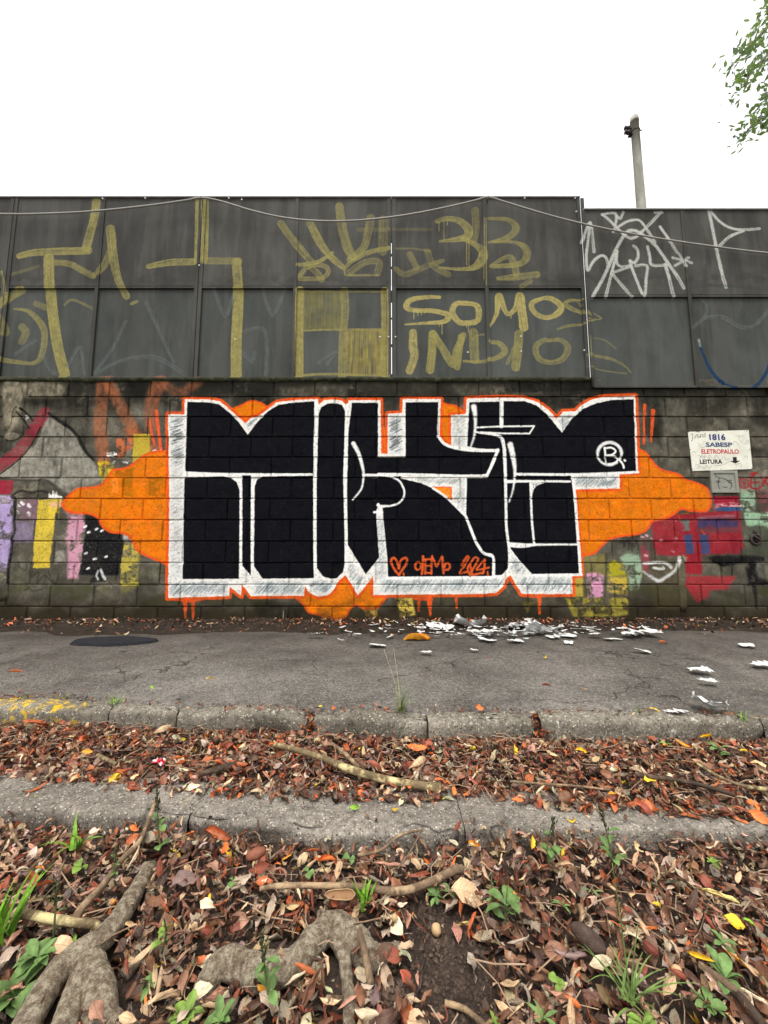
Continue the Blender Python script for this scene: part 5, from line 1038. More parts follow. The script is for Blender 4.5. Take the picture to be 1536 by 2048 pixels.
def put_leaf(px, py, sz, c, yaw, label, tilt=(0, 0), group='fallen leaves one can point at', flat=None, cat='leaf', up=0.0):
    p = at(px, py); s = scale_at(px, py)*sz
    k = FLAT[random.randrange(12)] if flat else FLAT[6+random.randrange(24)]
    o = link('fallen_leaf', LM[k], None, None, p+np.array([0, 0, up+s*.12*abs(math.sin(tilt[0]))]), (tilt[0], tilt[1], math.radians(yaw)), s)
    c_ = pal(c)*(1+random.uniform(-.08, .08)); o.color = (*c_, 1); tag(o, label, cat, group); return o
T0 = (.15, .1); T1 = (.7, .2); T2 = (.9, -.3); T3 = (-.5, .4)
LFS = [(835,1277,56,'gold',10,'long yellow and orange leaf on the pavement near the wall',(.2,0)),(973,1315,16,'orange',60,'small curled orange leaf on the pavement below the paper scraps',T1),(1090,1313,14,'yellow',30,'small yellow leaf alone on the middle of the pavement',T0),(1326,1285,18,'orange',0,'orange leaf near the wall foot right of the paper scraps',T0),(31,1343,26,'rust',20,'orange tan leaf on the pavement at the left edge of the photo',T0),(420,1357,15,'yellow',10,'small bright yellow leaf on the pavement above the dark dip',T0),(303,1375,14,'green',-20,'small yellow green leaf near the kerb left of centre',T1),(960,1417,20,'orange',0,'curled orange leaf in the crack behind the kerb',T1),(1310,1419,22,'yellow',-10,'yellow leaf touching the small white paper on the kerb',T0),(1093,1370,18,'red',0,'dark red leaf alone on the right half of the pavement',T0),(709,1617,24,'green',30,'bright green crumpled leaf on the bare concrete strip',T1),
(1030,1501,26,'yellow',80,'yellow leaf standing upright right of the gutter stick',T2),(1163,1503,28,'yellow',10,'pointed yellow leaf in the gutter below the second kerb gap',T1),(1366,1490,30,'gold',-60,'yellow orange leaf drooping in the gutter beside the seedling',T1),(1412,1474,28,'yellow',-40,'bright yellow leaf leaning against the kerb face',T2),(1490,1503,20,'yellow',0,'small yellow leaf right of the gutter seedling',T0),(632,1572,28,'yellow',-60,'yellow leaf standing on its edge where the gutter meets the strip',T2),(230,1559,28,'yellow',70,'bright yellow leaf on the edge of the concrete strip at left',T2),(174,1505,22,'gold',15,'yellow brown leaf in the middle of the left gutter',T1),(838,1530,64,'tan',25,'large curled tan leaf behind the thick gutter stick',T2),(750,1535,60,'red',-10,'large dark maroon leaf just above the thick gutter stick',T0),(475,1530,50,'rust',0,'large crumpled red orange leaf in the middle of the gutter',T1),(835,1497,46,'orange',5,'bright orange leaf under the kerb right of the gutter stick',T1),(612,1572,30,'rust',-70,'orange leaf behind the standing yellow leaf',T2),(147,1558,36,'orange',20,'flat orange red leaf at the left gutter edge',T0),(70,1577,40,'rust',50,'orange leaf pointing onto the strip far left',T0),(1225,1482,24,'rust',80,'orange leaf against the right kerb stone',T2),(1140,1502,24,'red',70,'red leaf beside the pointed yellow leaf',T2),(1215,1530,30,'orange',20,'orange leaf in the right gutter',T1),(1480,1620,34,'rust',-30,'orange leaf at the right end of the gutter',T0),(1518,1636,34,'orange',-50,'bright orange red leaf at the right edge of the photo',T1),(932,1587,20,'orange',40,'small orange leaf just right of the stick end',T0),(1035,1601,26,'orange',0,'orange leaf on the strip edge right of centre',T0),(1228,1590,26,'gold',0,'yellow brown leaf low in the right gutter',T0),(780,1598,30,'dark',0,'dark brown leaf lying on the concrete strip under the stick',T1),(70,1450,52,'rust',5,'long reddish brown leaf leaning on the yellow painted kerb',T1),(325,1462,40,'tan',40,'folded tan leaf leaning against the kerb joint at left',T2),(1300,1560,30,'yellow',10,'pale yellow leaf flat in the right gutter',T0),
(574,1717,32,'gold',60,'yellow and orange leaf below the strip left of centre',T1),(625,1703,40,'rust',20,'orange red leaf beside the yellow orange one',T1),(650,1718,44,'orange',0,'salmon orange leaf right of the orange red one',T0),(520,1740,44,'red',40,'big reddish brown rolled leaf below the strip',T1),(525,1765,40,'rust',10,'flat orange red leaf at the start of the curved stick',T0),(225,1810,38,'gold',-40,'tan orange leaf leaning on the left big root',T2),(420,1797,20,'yellow',-60,'small yellow leaf between the two big roots',T1),(440,1806,28,'rust',20,'small red orange leaf beside the small yellow one',T0),(927,1850,42,'straw',25,'pale yellow curved leaf at the edge of the bare soil',T1),(926,1812,48,'rust',70,'orange brown leaf standing above the bare soil',T2),(935,1790,78,'tan',-5,'large flat tan leaf above the bare soil',T0),(778,1729,68,'pink',-5,'flat pinkish tan leaf under the forked twig',T0),(948,1690,30,'gold',-40,'yellow and orange leaf standing against the strip front',T2),(1065,1686,28,'yellow',70,'yellow curled leaf beside the broad weed rosette',T2),(1311,1733,38,'tan',80,'peach coloured leaf on a dark patch right of the tall weed',T2),(1315,1811,32,'yellow',0,'yellow cup shaped leaf right of the tall grass stalk',T1),(1470,1845,38,'yellow',-25,'bright yellow twisted leaf at the right of the foreground',T1),(1402,1918,48,'yellow',-50,'narrow yellow leaf curving over brown leaves',T2),(1482,1928,58,'gold',-50,'large yellow and orange leaf near the bottom right corner',T1),(1148,2008,44,'orange',-30,'orange leaf in front of the grass tuft',T1),(1236,1850,26,'orange',-50,'narrow orange leaf at the tall grass stalk',T0),(1136,1906,66,'mauve',-15,'large greyish mauve leaf left of the dark pod',T0),(1031,1792,22,'gold',0,'small bright orange leaf beside the pale weed',T0),(612,1942,54,'rust',-10,'brown orange cupped leaf under the second root',T1),(840,1962,70,'mud',70,'dark wet leaf stuck to the bare soil',T0),(788,1914,42,'red',10,'reddish brown leaf below the root tip',T1),(527,1978,30,'gold',-20,'yellow orange leaf beneath the tall weed',T0),(325,2000,76,'tan',30,'big pale tan leaf right of the root fork',T0),(122,1893,50,'tan',10,'large tan leaf behind the left rosette',T0),(268,1658,24,'orange',-10,'red orange leaf on the strip edge beside the left weed',T1),(265,1680,26,'rust',50,'orange leaf below the red orange one at left',T2),(435,1673,62,'rust',-5,'long orange brown leaf lying along the strip front',T1),(450,1697,24,'orange',80,'small orange red leaf below the long orange brown one',T2),(700,1835,22,'rust',40,'small orange red leaf below the curved stick',T1),(815,1840,34,'pink',80,'brown pink leaf above the bare soil',T2),(760,1940,30,'cream',80,'small whitish leaf beside the root branch',T2),(1240,1920,28,'rust',70,'red orange leaf behind the grass tuft',T2),(1340,1880,40,'rust',-35,'rust coloured leaf right of the grass tuft',T0),(1500,1845,30,'green',-20,'yellow green leaf at the right edge of the foreground',T0),(840,1755,60,'red',15,'dark red leaf above the curved stick end',T1),(905,1730,34,'orange',50,'orange leaf on the curved stick end',T2),(60,1775,36,'pink',40,'pinkish brown leaf above the left grass',T0),(170,1785,36,'pink',25,'pink red leaf under the thin branch at left',T0),(85,1770,38,'rust',20,'rusty leaf at the far left of the foreground',T1),(1385,1800,60,'dark',40,'dark brown leaf in the right foreground',T0),(1435,1790,70,'straw',-25,'pale straw coloured long leaf at right',T0),(1360,1955,56,'red',-20,'cupped dark red leaf right of the grass tuft',T1),(1500,1990,60,'cream',-35,'pale cream long leaf in the bottom right corner',T0),(620,1985,70,'brown',70,'tall brown leaf standing in front of the second root',T2),(370,1760,60,'mauve',50,'large greyish brown leaf right of the left root',T0),(255,2040,40,'tan',0,'pale curled leaf at the bottom edge under the root fork',T1)]
for r_ in LFS: put_leaf(*r_)
LMK = [((270,1800),'the thick left root'),((180,1935),'the root fork'),((60,2020),'the lower end of the left root'),((150,1672),'the bright grass tuft at left'),((322,1688),'the weed with the dark spike'),((230,1740),'the thin diagonal branch'),((110,1846),'the pale broken branch'),((12,1850),'the grass at the left edge'),((75,1910),'the round leaved rosette'),((30,1990),'the narrow leaved weed'),((325,1890),'the trailing weed'),((398,1972),'the opened dark pod'),((370,2030),'the wide leafy weed'),((520,1912),'the second root'),((660,1872),'the knee of the second root'),((692,1960),'the hanging root branch'),((540,1975),'the tall leafy weed'),((570,1776),'the left end of the curved stick'),((700,1778),'the middle of the curved stick'),((890,1752),'the right end of the curved stick'),((725,1790),'the small grass tuft'),((512,1716),'the oblong pod'),((800,1690),'the forked twig'),((873,1864),'the tan seed ball'),((872,1786),'the weed above the bare soil'),((1010,1838),'the pale serrated weed'),((925,2024),'the pale bottom stick'),((1098,1720),'the rosette against the strip'),((1228,1720),'the tall broad leaved weed'),((1178,1892),'the smooth dark pod'),((1260,1985),'the arching grass tuft'),((1311,1733),'the peach coloured leaf'),((1425,1722),'the light green seedling'),((1470,1845),'the bright yellow twisted leaf'),((1450,1950),'the dark green long leaved weed'),((1475,1995),'the dark corner stick'),((420,1797),'the small yellow leaf between the roots'),((380,1850),'the gap between the two roots'),((440,1720),'the long orange brown leaf'),((1000,1720),'the strip right of the bare soil'),((1120,2010),'the orange leaf in front of the grass'),((1350,1880),'the rust leaf right of the grass')]
zone = {'tan': 'pale tan', 'brown': 'mid brown', 'grey': 'greyish', 'dark': 'dark brown', 'pink': 'pinkish brown', 'red': 'reddish brown', 'cream': 'cream coloured'}
rr = random.Random(77); cnt = 0; used = set(); tries = 0
while cnt < 205 and tries < 6000:
    tries += 1
    px = rr.uniform(0, 1536); py = rr.uniform(1715, 2040); p = at(px, py)
    if p[1] > float(y_sf(p[0]))-.05 or rr.random() > bare_w(np.array([p[0]]), np.array([p[1]]))[0]: continue
    c = rr.choices(list(zone), [26,34,16,18,12,9,7])[0]; k = rr.randrange(len(LM))
    (lx, ly), nm = min(LMK, key=lambda q: (q[0][0]-px)**2+((q[0][1]-py)*1.4)**2); dx, dy = px-lx, (py-ly)*1.4
    rel = ('right of' if dx > 0 else 'left of') if abs(dx) > abs(dy) else ('in front of' if dy > 0 else 'behind')
    lab = f'{zone[c]} dry leaf just {rel} {nm}'
    if lab in used: continue
    used.add(lab)
    o = link('fallen_leaf', LM[k], None, None, p+np.array([0, 0, rr.uniform(-.012, .004)]), (rr.gauss(0, .55)+(math.pi if rr.random() < .4 else 0), rr.gauss(0, .4), rr.uniform(0, 6.28)), rr.uniform(.032, .052))
    o.color = (*np.clip(pal(c)*rr.uniform(.75, 1.2), 0, 1), 1); tag(o, lab, 'leaf', 'dry leaves on the front litter'); cnt += 1
# ------------------------------------------------------------------ roots and sticks
def root_obj(name, label, cat, tubes, mat, seed=0, seg=14, noise=.16, flat=1.0):
    lst = []
    for q, (pts, rad) in enumerate(tubes):
        P = []; 
        for (px, py, dz) in pts:
            p = at(px, py); P.append((p[0], p[1], float(soil_z(np.array(p[0]), np.array(p[1])))+dz))
        n = 16; S = spline(P, n); R = spline(np.c_[rad, rad], n)[:, 0] if len(rad) > 2 else np.linspace(rad[0], rad[-1], len(S))
        S = S+np.array([0, 0, .006]); V_, F_ = tube_vf(S, R*.95, seg, True, 0, 0, flat); V_ = np.array(V_)
        ax = np.repeat(S, seg, 0); d_ = V_-ax; xx, yy, zz = V_.T; arc = np.repeat(np.r_[0, np.cumsum(np.linalg.norm(np.diff(S, axis=0), axis=1))], seg)
        k_ = 1+noise*1.6*(fbm(xx*26+zz*14, yy*26+zz*17, seed+q*3, 4)-.5)+.16*(fbm(arc*150, np.arctan2(d_[:, 2], d_[:, 0])*1.5, seed+7, 3)-.5)+.20*(fbm(xx*110+zz*40, yy*110-zz*60, seed+11, 3)-.5)
        k_ = k_*(.94 if seed < 20 else 1.02); lst.append((list(ax+d_*k_[:, None]-np.array([0, 0, .004 if seed < 20 else -.004])), F_))
    V, Fs = join_vf(lst); o = link(name, mesh(name, V, Fs, True), mat); tag(o, label, cat); return o
MROOT = M('root_bark', .88); nv = MROOT.noise(70, 8, rough=.85); nf = MROOT.noise(170, 5, rough=.75); vv = MROOT.vor(60)
cr_ = MROOT.ramp(nv, [(.28, (58,48,39)), (.47, (146,128,106)), (.6, (216,202,176))]); cr_ = MROOT.mix(MROOT.math('MULTIPLY', MROOT.ramp(nf, [(.58, 0.), (.68, 1.)]), .6), cr_, (60,50,42)); cr_ = MROOT.mix(MROOT.math('MULTIPLY', MROOT.ramp(MROOT.noise(50, 4), [(.6, 0.), (.7, 1.)]), .5), cr_, (206,196,172)); MROOT.col(cr_)
MROOT.bump(MROOT.math('ADD', nv, MROOT.math('MULTIPLY', nf, .9)), .016, 1.0); MROOT = MROOT.m
MR_DUMMY = 0
root_obj('tree_root', 'thick forked tree root running down to the bottom left corner', 'root', [([(310,1715,-.01),(296,1745,.012),(272,1800,.026),(232,1870,.032),(180,1930,.034),(110,1985,.034),(30,2060,.030),(-70,2150,.02)], [.010,.017,.021,.024,.026,.026,.026,.026]), ([(172,1930,.030),(180,1970,.028),(215,2005,.024),(262,2020,.012),(300,2012,-.01)], [.020,.030,.027,.020,.010]), ([(160,1960,.02),(150,2010,.026),(110,2070,.024)], [.018,.024,.026]), ([(300,1760,-.004),(292,1830,.004),(250,1905,.004)], [.010,.016,.014])], MROOT, 5, 26, .34)
root_obj('tree_root', 'shorter exposed tree root with a branch hanging down beside the bare soil', 'root', [([(385,1985,.006),(440,1955,.024),(520,1922,.026),(590,1898,.024),(650,1882,.022),(690,1880,.018),(740,1886,.010),(800,1896,-.006)], [.016,.023,.026,.026,.028,.028,.024,.016]), ([(664,1884,.022),(684,1920,.018),(690,1955,.016),(696,1995,.010),(700,2060,.002)], [.020,.016,.013,.012,.010])], MROOT, 31, 26, .34)
def wood(name, c, pale, sc=18):
    m = M(name, .85); n = m.noise(sc*2, 6, rough=.7); m.col(m.mix(m.ramp(m.noise(sc, 4), [(.5, 0.), (.62, 1.)]), m.ramp(n, [(.3, tuple(np.array(c)*.65)), (.7, c)]), pale)); m.bump(m.noise(150, 5), .003); return m.m
MST1 = wood('dry_stick', (128,106,84), (158,134,104)); MST2 = wood('pale_lichen_stick', (126,108,80), (190,174,126)); MST3 = wood('dark_stick', (78,64,54), (104,86,70))
def stick(label, pts, r0, r1, mat, lift=.045, end=None):
    P = []
    for q in pts:
        p = at(q[0], q[1]); P.append(p+np.array([0, 0, (q[2] if len(q) > 2 else 0)]))
    S = spline(P, 6); V, Fs = tube_vf(S, np.linspace(r0, r1, len(S)), 8, True, .16, len(pts)*3+int(pts[0][0])); return tag(link('stick', mesh('stick', V, Fs, True), mat), label, 'stick')
stick('thick mottled stick lying in the gutter with its pale broken end on the strip', [(548,1490,.0),(580,1500,.006),(645,1522,.010),(700,1545,.010),(770,1566,.010),(830,1578,.012),(882,1581,.008)], .010, .014, MST2)
stick('short straight stick meeting the thick gutter stick', [(664,1487,.0),(690,1512,.008),(718,1540,.006)], .006, .008, MST1)
stick('long curved stick lying across the front litter below the strip', [(520,1772,-.006),(560,1774,.002),(640,1775,.004),(720,1778,.004),(800,1786,.004),(860,1768,.004),(905,1744,.002),(925,1735,-.004)], .005, .010, MST1)
stick('thin diagonal branch leaning from the strip down the left litter', [(312,1605,.012),(302,1640,.02),(280,1690,.012),(245,1725,.008),(205,1775,.004),(165,1815,.0),(146,1840,-.006)], .005, .009, MST1)
stick('pale broken branch piece lying left of the big root', [(30,1825,.0),(80,1838,.004),(130,1846,.004),(200,1853,.002)], .009, .008, MST2)
stick('straight stick standing beside the second root', [(712,1856,.014),(730,1910,.006),(742,1970,.0)], .006, .007, MST1)
stick('pale forked twig lying under the front edge of the strip', [(716,1710,.0),(760,1706,.006),(800,1680,.012),(846,1668,.010)], .004, .003, MST1)
stick('pale side twig of the fork under the strip', [(842,1670,.010),(825,1700,.004),(795,1738,.0)], .0025, .002, MST1)
stick('pale stick at the bottom edge right of the bare soil', [(890,2006,.0),(930,2024,.004),(975,2055,.0)], .005, .004, MST1)
stick('thin pale root twig at the bottom below the second root', [(655,2003,.004),(700,2010,.004),(735,2050,.0)], .005, .005, MST1)
stick('short pale stick at the top left of the front litter', [(20,1645,.0),(30,1680,.004),(46,1698,.0)], .004, .003, MST1)
stick('dark stub of wood half buried in the gutter', [(398,1552,.004),(430,1545,.008),(470,1530,.002)], .009, .011, MST3)
stick('short pale piece of stick in the left gutter', [(196,1512,.002),(215,1522,.004),(233,1528,.0)], .007, .006, MST2)
stick('dark thin branch in the right gutter', [(1270,1552,.004),(1340,1562,.006),(1400,1572,.004),(1470,1590,.0)], .007, .006, MST3)
stick('long pale strip of bark lying in the right gutter', [(1395,1530,.004),(1440,1558,.006),(1490,1575,.004),(1545,1580,.0)], .004, .006, MST2)
stick('long thin branch across the gutter right of the stick', [(1020,1564,.002),(1090,1572,.006),(1150,1576,.006),(1220,1580,.0)], .004, .003, MST1)
stick('dark stick in the bottom right corner', [(1425,1950,.0),(1475,1995,.006),(1530,2055,.0)], .007, .008, MST3)
stick('brown stick lying across the lower right litter', [(1400,1935,.004),(1450,1975,.008),(1500,2010,.004)], .006, .007, MST1)
# ------------------------------------------------------------------ pods, seeds, scraps
def blob(name, label, cat, px, py, r, c, sq=(1, 1, 1), rot=(0, 0, 0), n=.12, mat=None, up=.0):
    bm = bmesh.new(); bmesh.ops.create_uvsphere(bm, u_segments=14, v_segments=9, radius=1)
    for v in bm.verts: v.co *= 1+n*(float(fbm(np.array(v.co.x*2+px), np.array(v.co.y*2+v.co.z*1.7), 3, 3))-.5)*2
    me = bpy.data.meshes.new(name); bm.to_mesh(me); bm.free(); me.polygons.foreach_set('use_smooth', [True]*len(me.polygons))
    p = at(px, py); s = scale_at(px, py)*r; o = link(name, me, mat or plain(name+'_skin', c, .7, 18, 60, .002), None, p+np.array([0, 0, s*.4+up]), rot, (s*sq[0], s*sq[1], s*sq[2])); return tag(o, label, cat)
blob('seed_ball', 'round tan seed ball sitting on the bare soil', 'seed', 873, 1864, 10, (176,146,108), n=.2)
blob('seed_ball', 'small round tan seed ball above the second root', 'seed', 789, 1838, 6, (168,140,100))
blob('seed_ball', 'small pale seed ball beside the cupped dark red leaf', 'seed', 1354, 1948, 10, (186,150,112), (1,.9,1.2))
blob('seed_pod', 'smooth dark brown pod lying right of the mauve leaf', 'pod', 1178, 1892, 34, (66,52,44), (1,.52,.5), (0, .2, math.radians(-42)))
blob('seed_pod', 'oblong brown pod below the strip at left of centre', 'pod', 512, 1716, 20, (120,72,54), (1,.55,.5), (0, 0, math.radians(30)))
blob('seed_pod', 'rounded brown pod at the strip edge in the right gutter', 'pod', 1130, 1602, 18, (112,80,60), (1,.6,.6), (0, 0, math.radians(35)))
# opened pod: a boat shell
def shell(label, px, py, L, w, yaw, c_in, c_out, tilt=.5):
    n, m_ = 12, 9; P = np.zeros((n, m_, 3)); t = np.linspace(-1, 1, n); a = np.linspace(-1.25, 1.25, m_)
    for i in range(n):
        r = w*(math.sqrt(max(1-abs(t[i])**3.4, .02))*(.82+.18*t[i])+.10*(float(fbm(np.array(i*.7), np.array(L*.3), 5, 2))-.5)); P[i, :, 0] = t[i]*L; P[i, :, 1] = r*np.sin(a); P[i, :, 2] = -r*np.cos(a)*.7
    r_ = tag(empty('seed_pod', at(px, py)+np.array([0, 0, .012]), (tilt, 0, math.radians(yaw))), label, 'pod'); s = scale_at(px, py)
    o = P*s; link('husk', grid_mesh('husk', o[:, ::-1]*np.array([1.04, 1.12, 1.08])), plain('pod_husk', c_out, .7, 14), r_); link('lining', grid_mesh('lining', o), plain('pod_lining', c_in, .7, 10), r_)
    e = np.concatenate([o[:, 0], o[::-1, -1]]); e = np.vstack([e, e[:1]]); V, Fs = tube_vf(e, s*1.1, 5, False, .5, 4); link('pod_edge', mesh('pod_edge', V, Fs, True), plain('pod_rim', (150,122,88), .8, 26), r_)
shell('opened dark pod with a pale rim beside the second root', 398, 1972, 42, 24, 84, (54,42,36), (110,84,62), .7)
shell('curled strip of brown bark lying on the left big root', 100, 2005, 54, 11, 52, (140,96,62), (104,68,46), .5)
shell('hollow brown husk below the curved stick', 680, 1800, 30, 10, 0, (128,96,68), (112,78,56), .6)
# crumpled white paper along the wall foot and on the pavement
mpap = M('torn_white_paper', .7); mpap.col(mpap.mix(mpap.ramp(mpap.noise(14, 4), [(.5, 0.), (.75, .6)]), (196,196,192), (128,128,124))); mpap.bump(mpap.noise(90, 3), .003); MPAP = mpap.m
def paper_mesh(seed, n=11, m_=8, crump=.28):
    r = np.random.default_rng(seed); u = np.linspace(-1, 1, n)[:, None]+np.zeros((1, m_)); v = np.linspace(-.5, .5, m_)[None]+np.zeros((n, 1)); z = np.zeros((n, m_))
    for k in range(6):                       # random creases: sheet folds up on one side of each
        a = r.uniform(0, 3.14); d = u*np.cos(a)+v*2*np.sin(a)-r.uniform(-.6, .6); z += np.abs(d)*r.uniform(-.3, .5)*crump*1.6
    lo = .2+1.1*r.random(n); hi = .2+1.1*r.random(n); w = np.where(v < 0, lo[:, None], hi[:, None])*(.55+.45*np.sqrt(np.clip(1-np.abs(u)**r.uniform(3, 9), .02, 1)))
    P = np.stack([u*(1-.25*r.random((n, m_))*(np.abs(u) > .85)), v*w+.25*np.sin(u*r.uniform(1, 3)+seed)*r.uniform(0, .6), z+crump*.35*r.random((n, m_))], -1)
    P[..., :2] += r.normal(0, .03, (n, m_, 2)); P[..., 2] -= np.percentile(P[..., 2], 28); return grid_mesh('paper_scrap', P, False)
PM = [paper_mesh(s, crump=[.25,.4,.15][s % 3]) for s in range(10)]
for me in PM: me.materials.append(MPAP)
PS = [(797,1247,13,'crumpled grey paper lump against the wall, leftmost of the scraps',.9,0),(880,1252,30,'tall wrinkled paper piece left of the paper heap',.4,.1),(905,1242,32,'thin rolled white paper strip leaning on the wall',.16,.5),(840,1256,16,'small torn white paper bit left of the heap',.6,0),(938,1250,30,'white crumpled paper at the left end of the heap',.7,.1),(960,1262,26,'bluish white paper strip in the middle of the heap',.4,0),(1042,1252,34,'largest upright crumpled white sheet in the wall foot heap',1.3,.4),(1085,1263,40,'long crumpled white sheet right of the largest one',.7,.1),(1120,1272,28,'flat pointed white sheet at the right end of the heap',.4,0),(974,1279,24,'flat pale paper triangle in front of the heap',.3,0),(1030,1282,20,'small ragged white paper in front of the largest sheet',.5,0),(1137,1285,13,'small crumpled white ball in front of the right sheet',.9,0),(755,1290,22,'flat narrow white scrap on the pavement left of the heap',.08,0),(852,1304,15,'small white triangle on the pavement below the yellow leaf',.12,0),(948,1300,10,'tiny white scrap on the pavement below the heap',.2,0),(1160,1258,15,'thin white scrap by the wall right of the heap',.4,0),(1188,1268,14,'narrow white scrap lying right of the heap',.3,0),(1280,1267,48,'long flat white paper strip along the wall foot at right',.16,0),(1225,1278,22,'ragged white paper bits lying together near the wall',.3,0),(1268,1255,14,'small white scrap touching the wall at right',.5,0),(1285,1302,18,'greyish paper scrap alone on the right pavement',.3,0),(1492,1290,20,'flat white scrap near the right end of the wall foot',.2,0),(1402,1341,24,'crumpled white tissue in the middle of the right pavement',.8,0),(1415,1361,20,'thin white paper strip just below the crumpled tissue',.15,0),(1420,1409,36,'long crumpled white plastic sheet beside the kerb at right',.35,-.5),(1350,1423,24,'narrow twisted white paper lying on the kerb',.35,0),(1524,1329,26,'white paper scrap at the right edge of the pavement',.3,0),(630,1268,18,'small grey paper scrap at the wall foot left of centre',.3,0)]
for k, (px, py, r, lab, zs, yaw) in enumerate(PS):
    s = scale_at(px, py)*r*(1.25 if 860 < px < 1150 and py < 1275 else 1.0); o = link('paper_scrap', PM[k % 10], None, None, at(px, py)+np.array([0, 0, .002]), (random.uniform(-.1, .1), random.uniform(-.1, .1), yaw+random.uniform(-.25, .25)), (s*.85, s*1.15, s*max(zs, .12)*(1.7 if px > 1250 else .9))); tag(o, lab, 'paper', 'torn white paper on the pavement')
bits = []
PA = [(np.array([v.co[:] for v in m_.vertices]), [tuple(p_.vertices) for p_ in m_.polygons]) for m_ in PM]
for k in range(170):
    px = random.gauss(985, 125) if k < 135 else random.uniform(640, 1330); py = random.gauss(1262, 7 if k < 135 else 10); p = at(px, py); v, f = PA[k % 10]; s = random.uniform(.008, .036) if k % 3 else random.uniform(.03, .055); a_ = random.uniform(0, 6.28); c_, s_ = math.cos(a_), math.sin(a_)
    q = v*np.array([s, s*.6, s*random.uniform(.15, .5)]); q = np.stack([q[:, 0]*c_-q[:, 1]*s_, q[:, 0]*s_+q[:, 1]*c_, q[:, 2]], 1)+p+np.array([0, 0, random.uniform(0, .012)]); bits.append((list(q), f))
V, Fs = join_vf(bits); tag(link('paper_bits', mesh('paper_bits', V, Fs), MPAP), 'small torn paper shreds strewn along the wall foot', 'paper bits', kind='stuff')
w_ = tag(link('wrapper', paper_mesh(55, crump=.4), mp_ if False else None, None, at(316, 1530)+np.array([0, 0, .01]), (.5, .2, .4), scale_at(316, 1530)*13), 'small red and white crumpled sweet wrapper in the gutter', 'wrapper')
mwp = M('printed_foil', .4); mwp.col(mwp.ramp(mwp.noise(60, 2), [(.44, (206,200,200)), (.5, (186,30,48))])); w_.data.materials.append(mwp.m)
# ------------------------------------------------------------------ weeds and grass
def green(n, c): m = M(n, .5); c = np.array(c); m.col(m.ramp(m.noise(50, 5), [(.3, tuple(c*.72)), (.7, tuple(np.minimum(c*1.2, 255)))])); m.bump(m.noise(220, 3), .001); return m.m
GW = green('weed_leaf', (92,116,66)); GY = green('young_leaf', (106,130,58)); GG = green('grass_blade', (92,112,58)); GB = green('bright_grass', (100,140,44)); GS = green('weed_stem', (86,92,58)); GSEED = green('seed_head', (70,72,50)); GDRY = green('dry_stalk', (168,158,118))
def plant_leaf(seed, wid=.42, kb=None, cup=None):
    r = np.random.default_rng(seed); nt, ns = 8, 5; t = np.linspace(0, 1, nt); s = np.linspace(-1, 1, ns); w = wid*.5*np.clip(np.sin(np.pi*(t*.93+.03)**1.25), .03, 1)
    kb = -r.uniform(.3, 1.1) if kb is None else kb; th = .75+kb*t*1.3; x = np.cumsum(np.r_[0, np.cos(th[1:])])/(nt-1); z = np.cumsum(np.r_[0, np.sin(th[1:])])/(nt-1); P = np.zeros((nt, ns, 3))
    for i in range(nt):
        tooth = 1+.10*(i % 2)
        P[i, :, 0] = x[i]; P[i, :, 1] = s*w[i]*tooth; P[i, :, 2] = z[i]+np.abs(s)*w[i]*.35+r.normal(0, .012, ns)
    return grid_mesh('leaf', P)
PLV = [plant_leaf(k, [.42,.5,.34,.46][k % 4]) for k in range(8)]; RND = [plant_leaf(40+k, .8) for k in range(3)]; NAR = [plant_leaf(60+k, .2) for k in range(4)]
PLM = {}
def leafm(src, mat):
    key = (src.name, mat.name)
    if key not in PLM: c = src.copy(); c.name = 'leaf'; c.materials.clear(); c.materials.append(mat); PLM[key] = c
    return PLM[key]
rw = random.Random(9)
def weed(px, py, label, n, size, src=None, mat=None, stem=0, lean=(0, 0), spike=False, elev=0.0):
    s = scale_at(px, py); p = at(px, py); p[2] -= .018; r_ = tag(empty('weed', p), label, 'weed', 'green weeds growing through the leaf litter'); src = src or PLV; mat = mat or GW; H = stem*s
    if stem:
        top = Vector((lean[0]*s, lean[1]*s, H)); mid = top*.5+Vector((rw.gauss(0, .004), rw.gauss(0, .004), 0)); V, Fs = tube_vf(spline([Vector((0, 0, 0)), mid, top], 5), np.linspace(.0024, .0012, 11), 6); link('stem', mesh('stem', V, Fs, True), GS, r_)
        if spike:
            q = []
            for k in range(26): f = .62+.38*k/26; c = top*f+Vector((rw.gauss(0, .0025), rw.gauss(0, .0025), 0)); q.append(tube_vf([c, c+Vector((rw.gauss(0, .003), rw.gauss(0, .003), .007))], [.0021, .0008], 5))
            V, Fs = join_vf(q); link('flower_spike', mesh('flower_spike', V, Fs, True), GSEED, r_)
    for k in range(n):
        f = rw.random()*.55 if stem else 0; a = k*2.4+rw.uniform(-.3, .3); sz = s*size*rw.uniform(.45, .85)*(1-.4*f)
        link('leaf', leafm(rw.choice(src), mat), None, r_, (lean[0]*s*f, lean[1]*s*f, .012+H*f), (rw.gauss(0, .25), rw.gauss(0, .2)-elev, a), sz)
    return r_
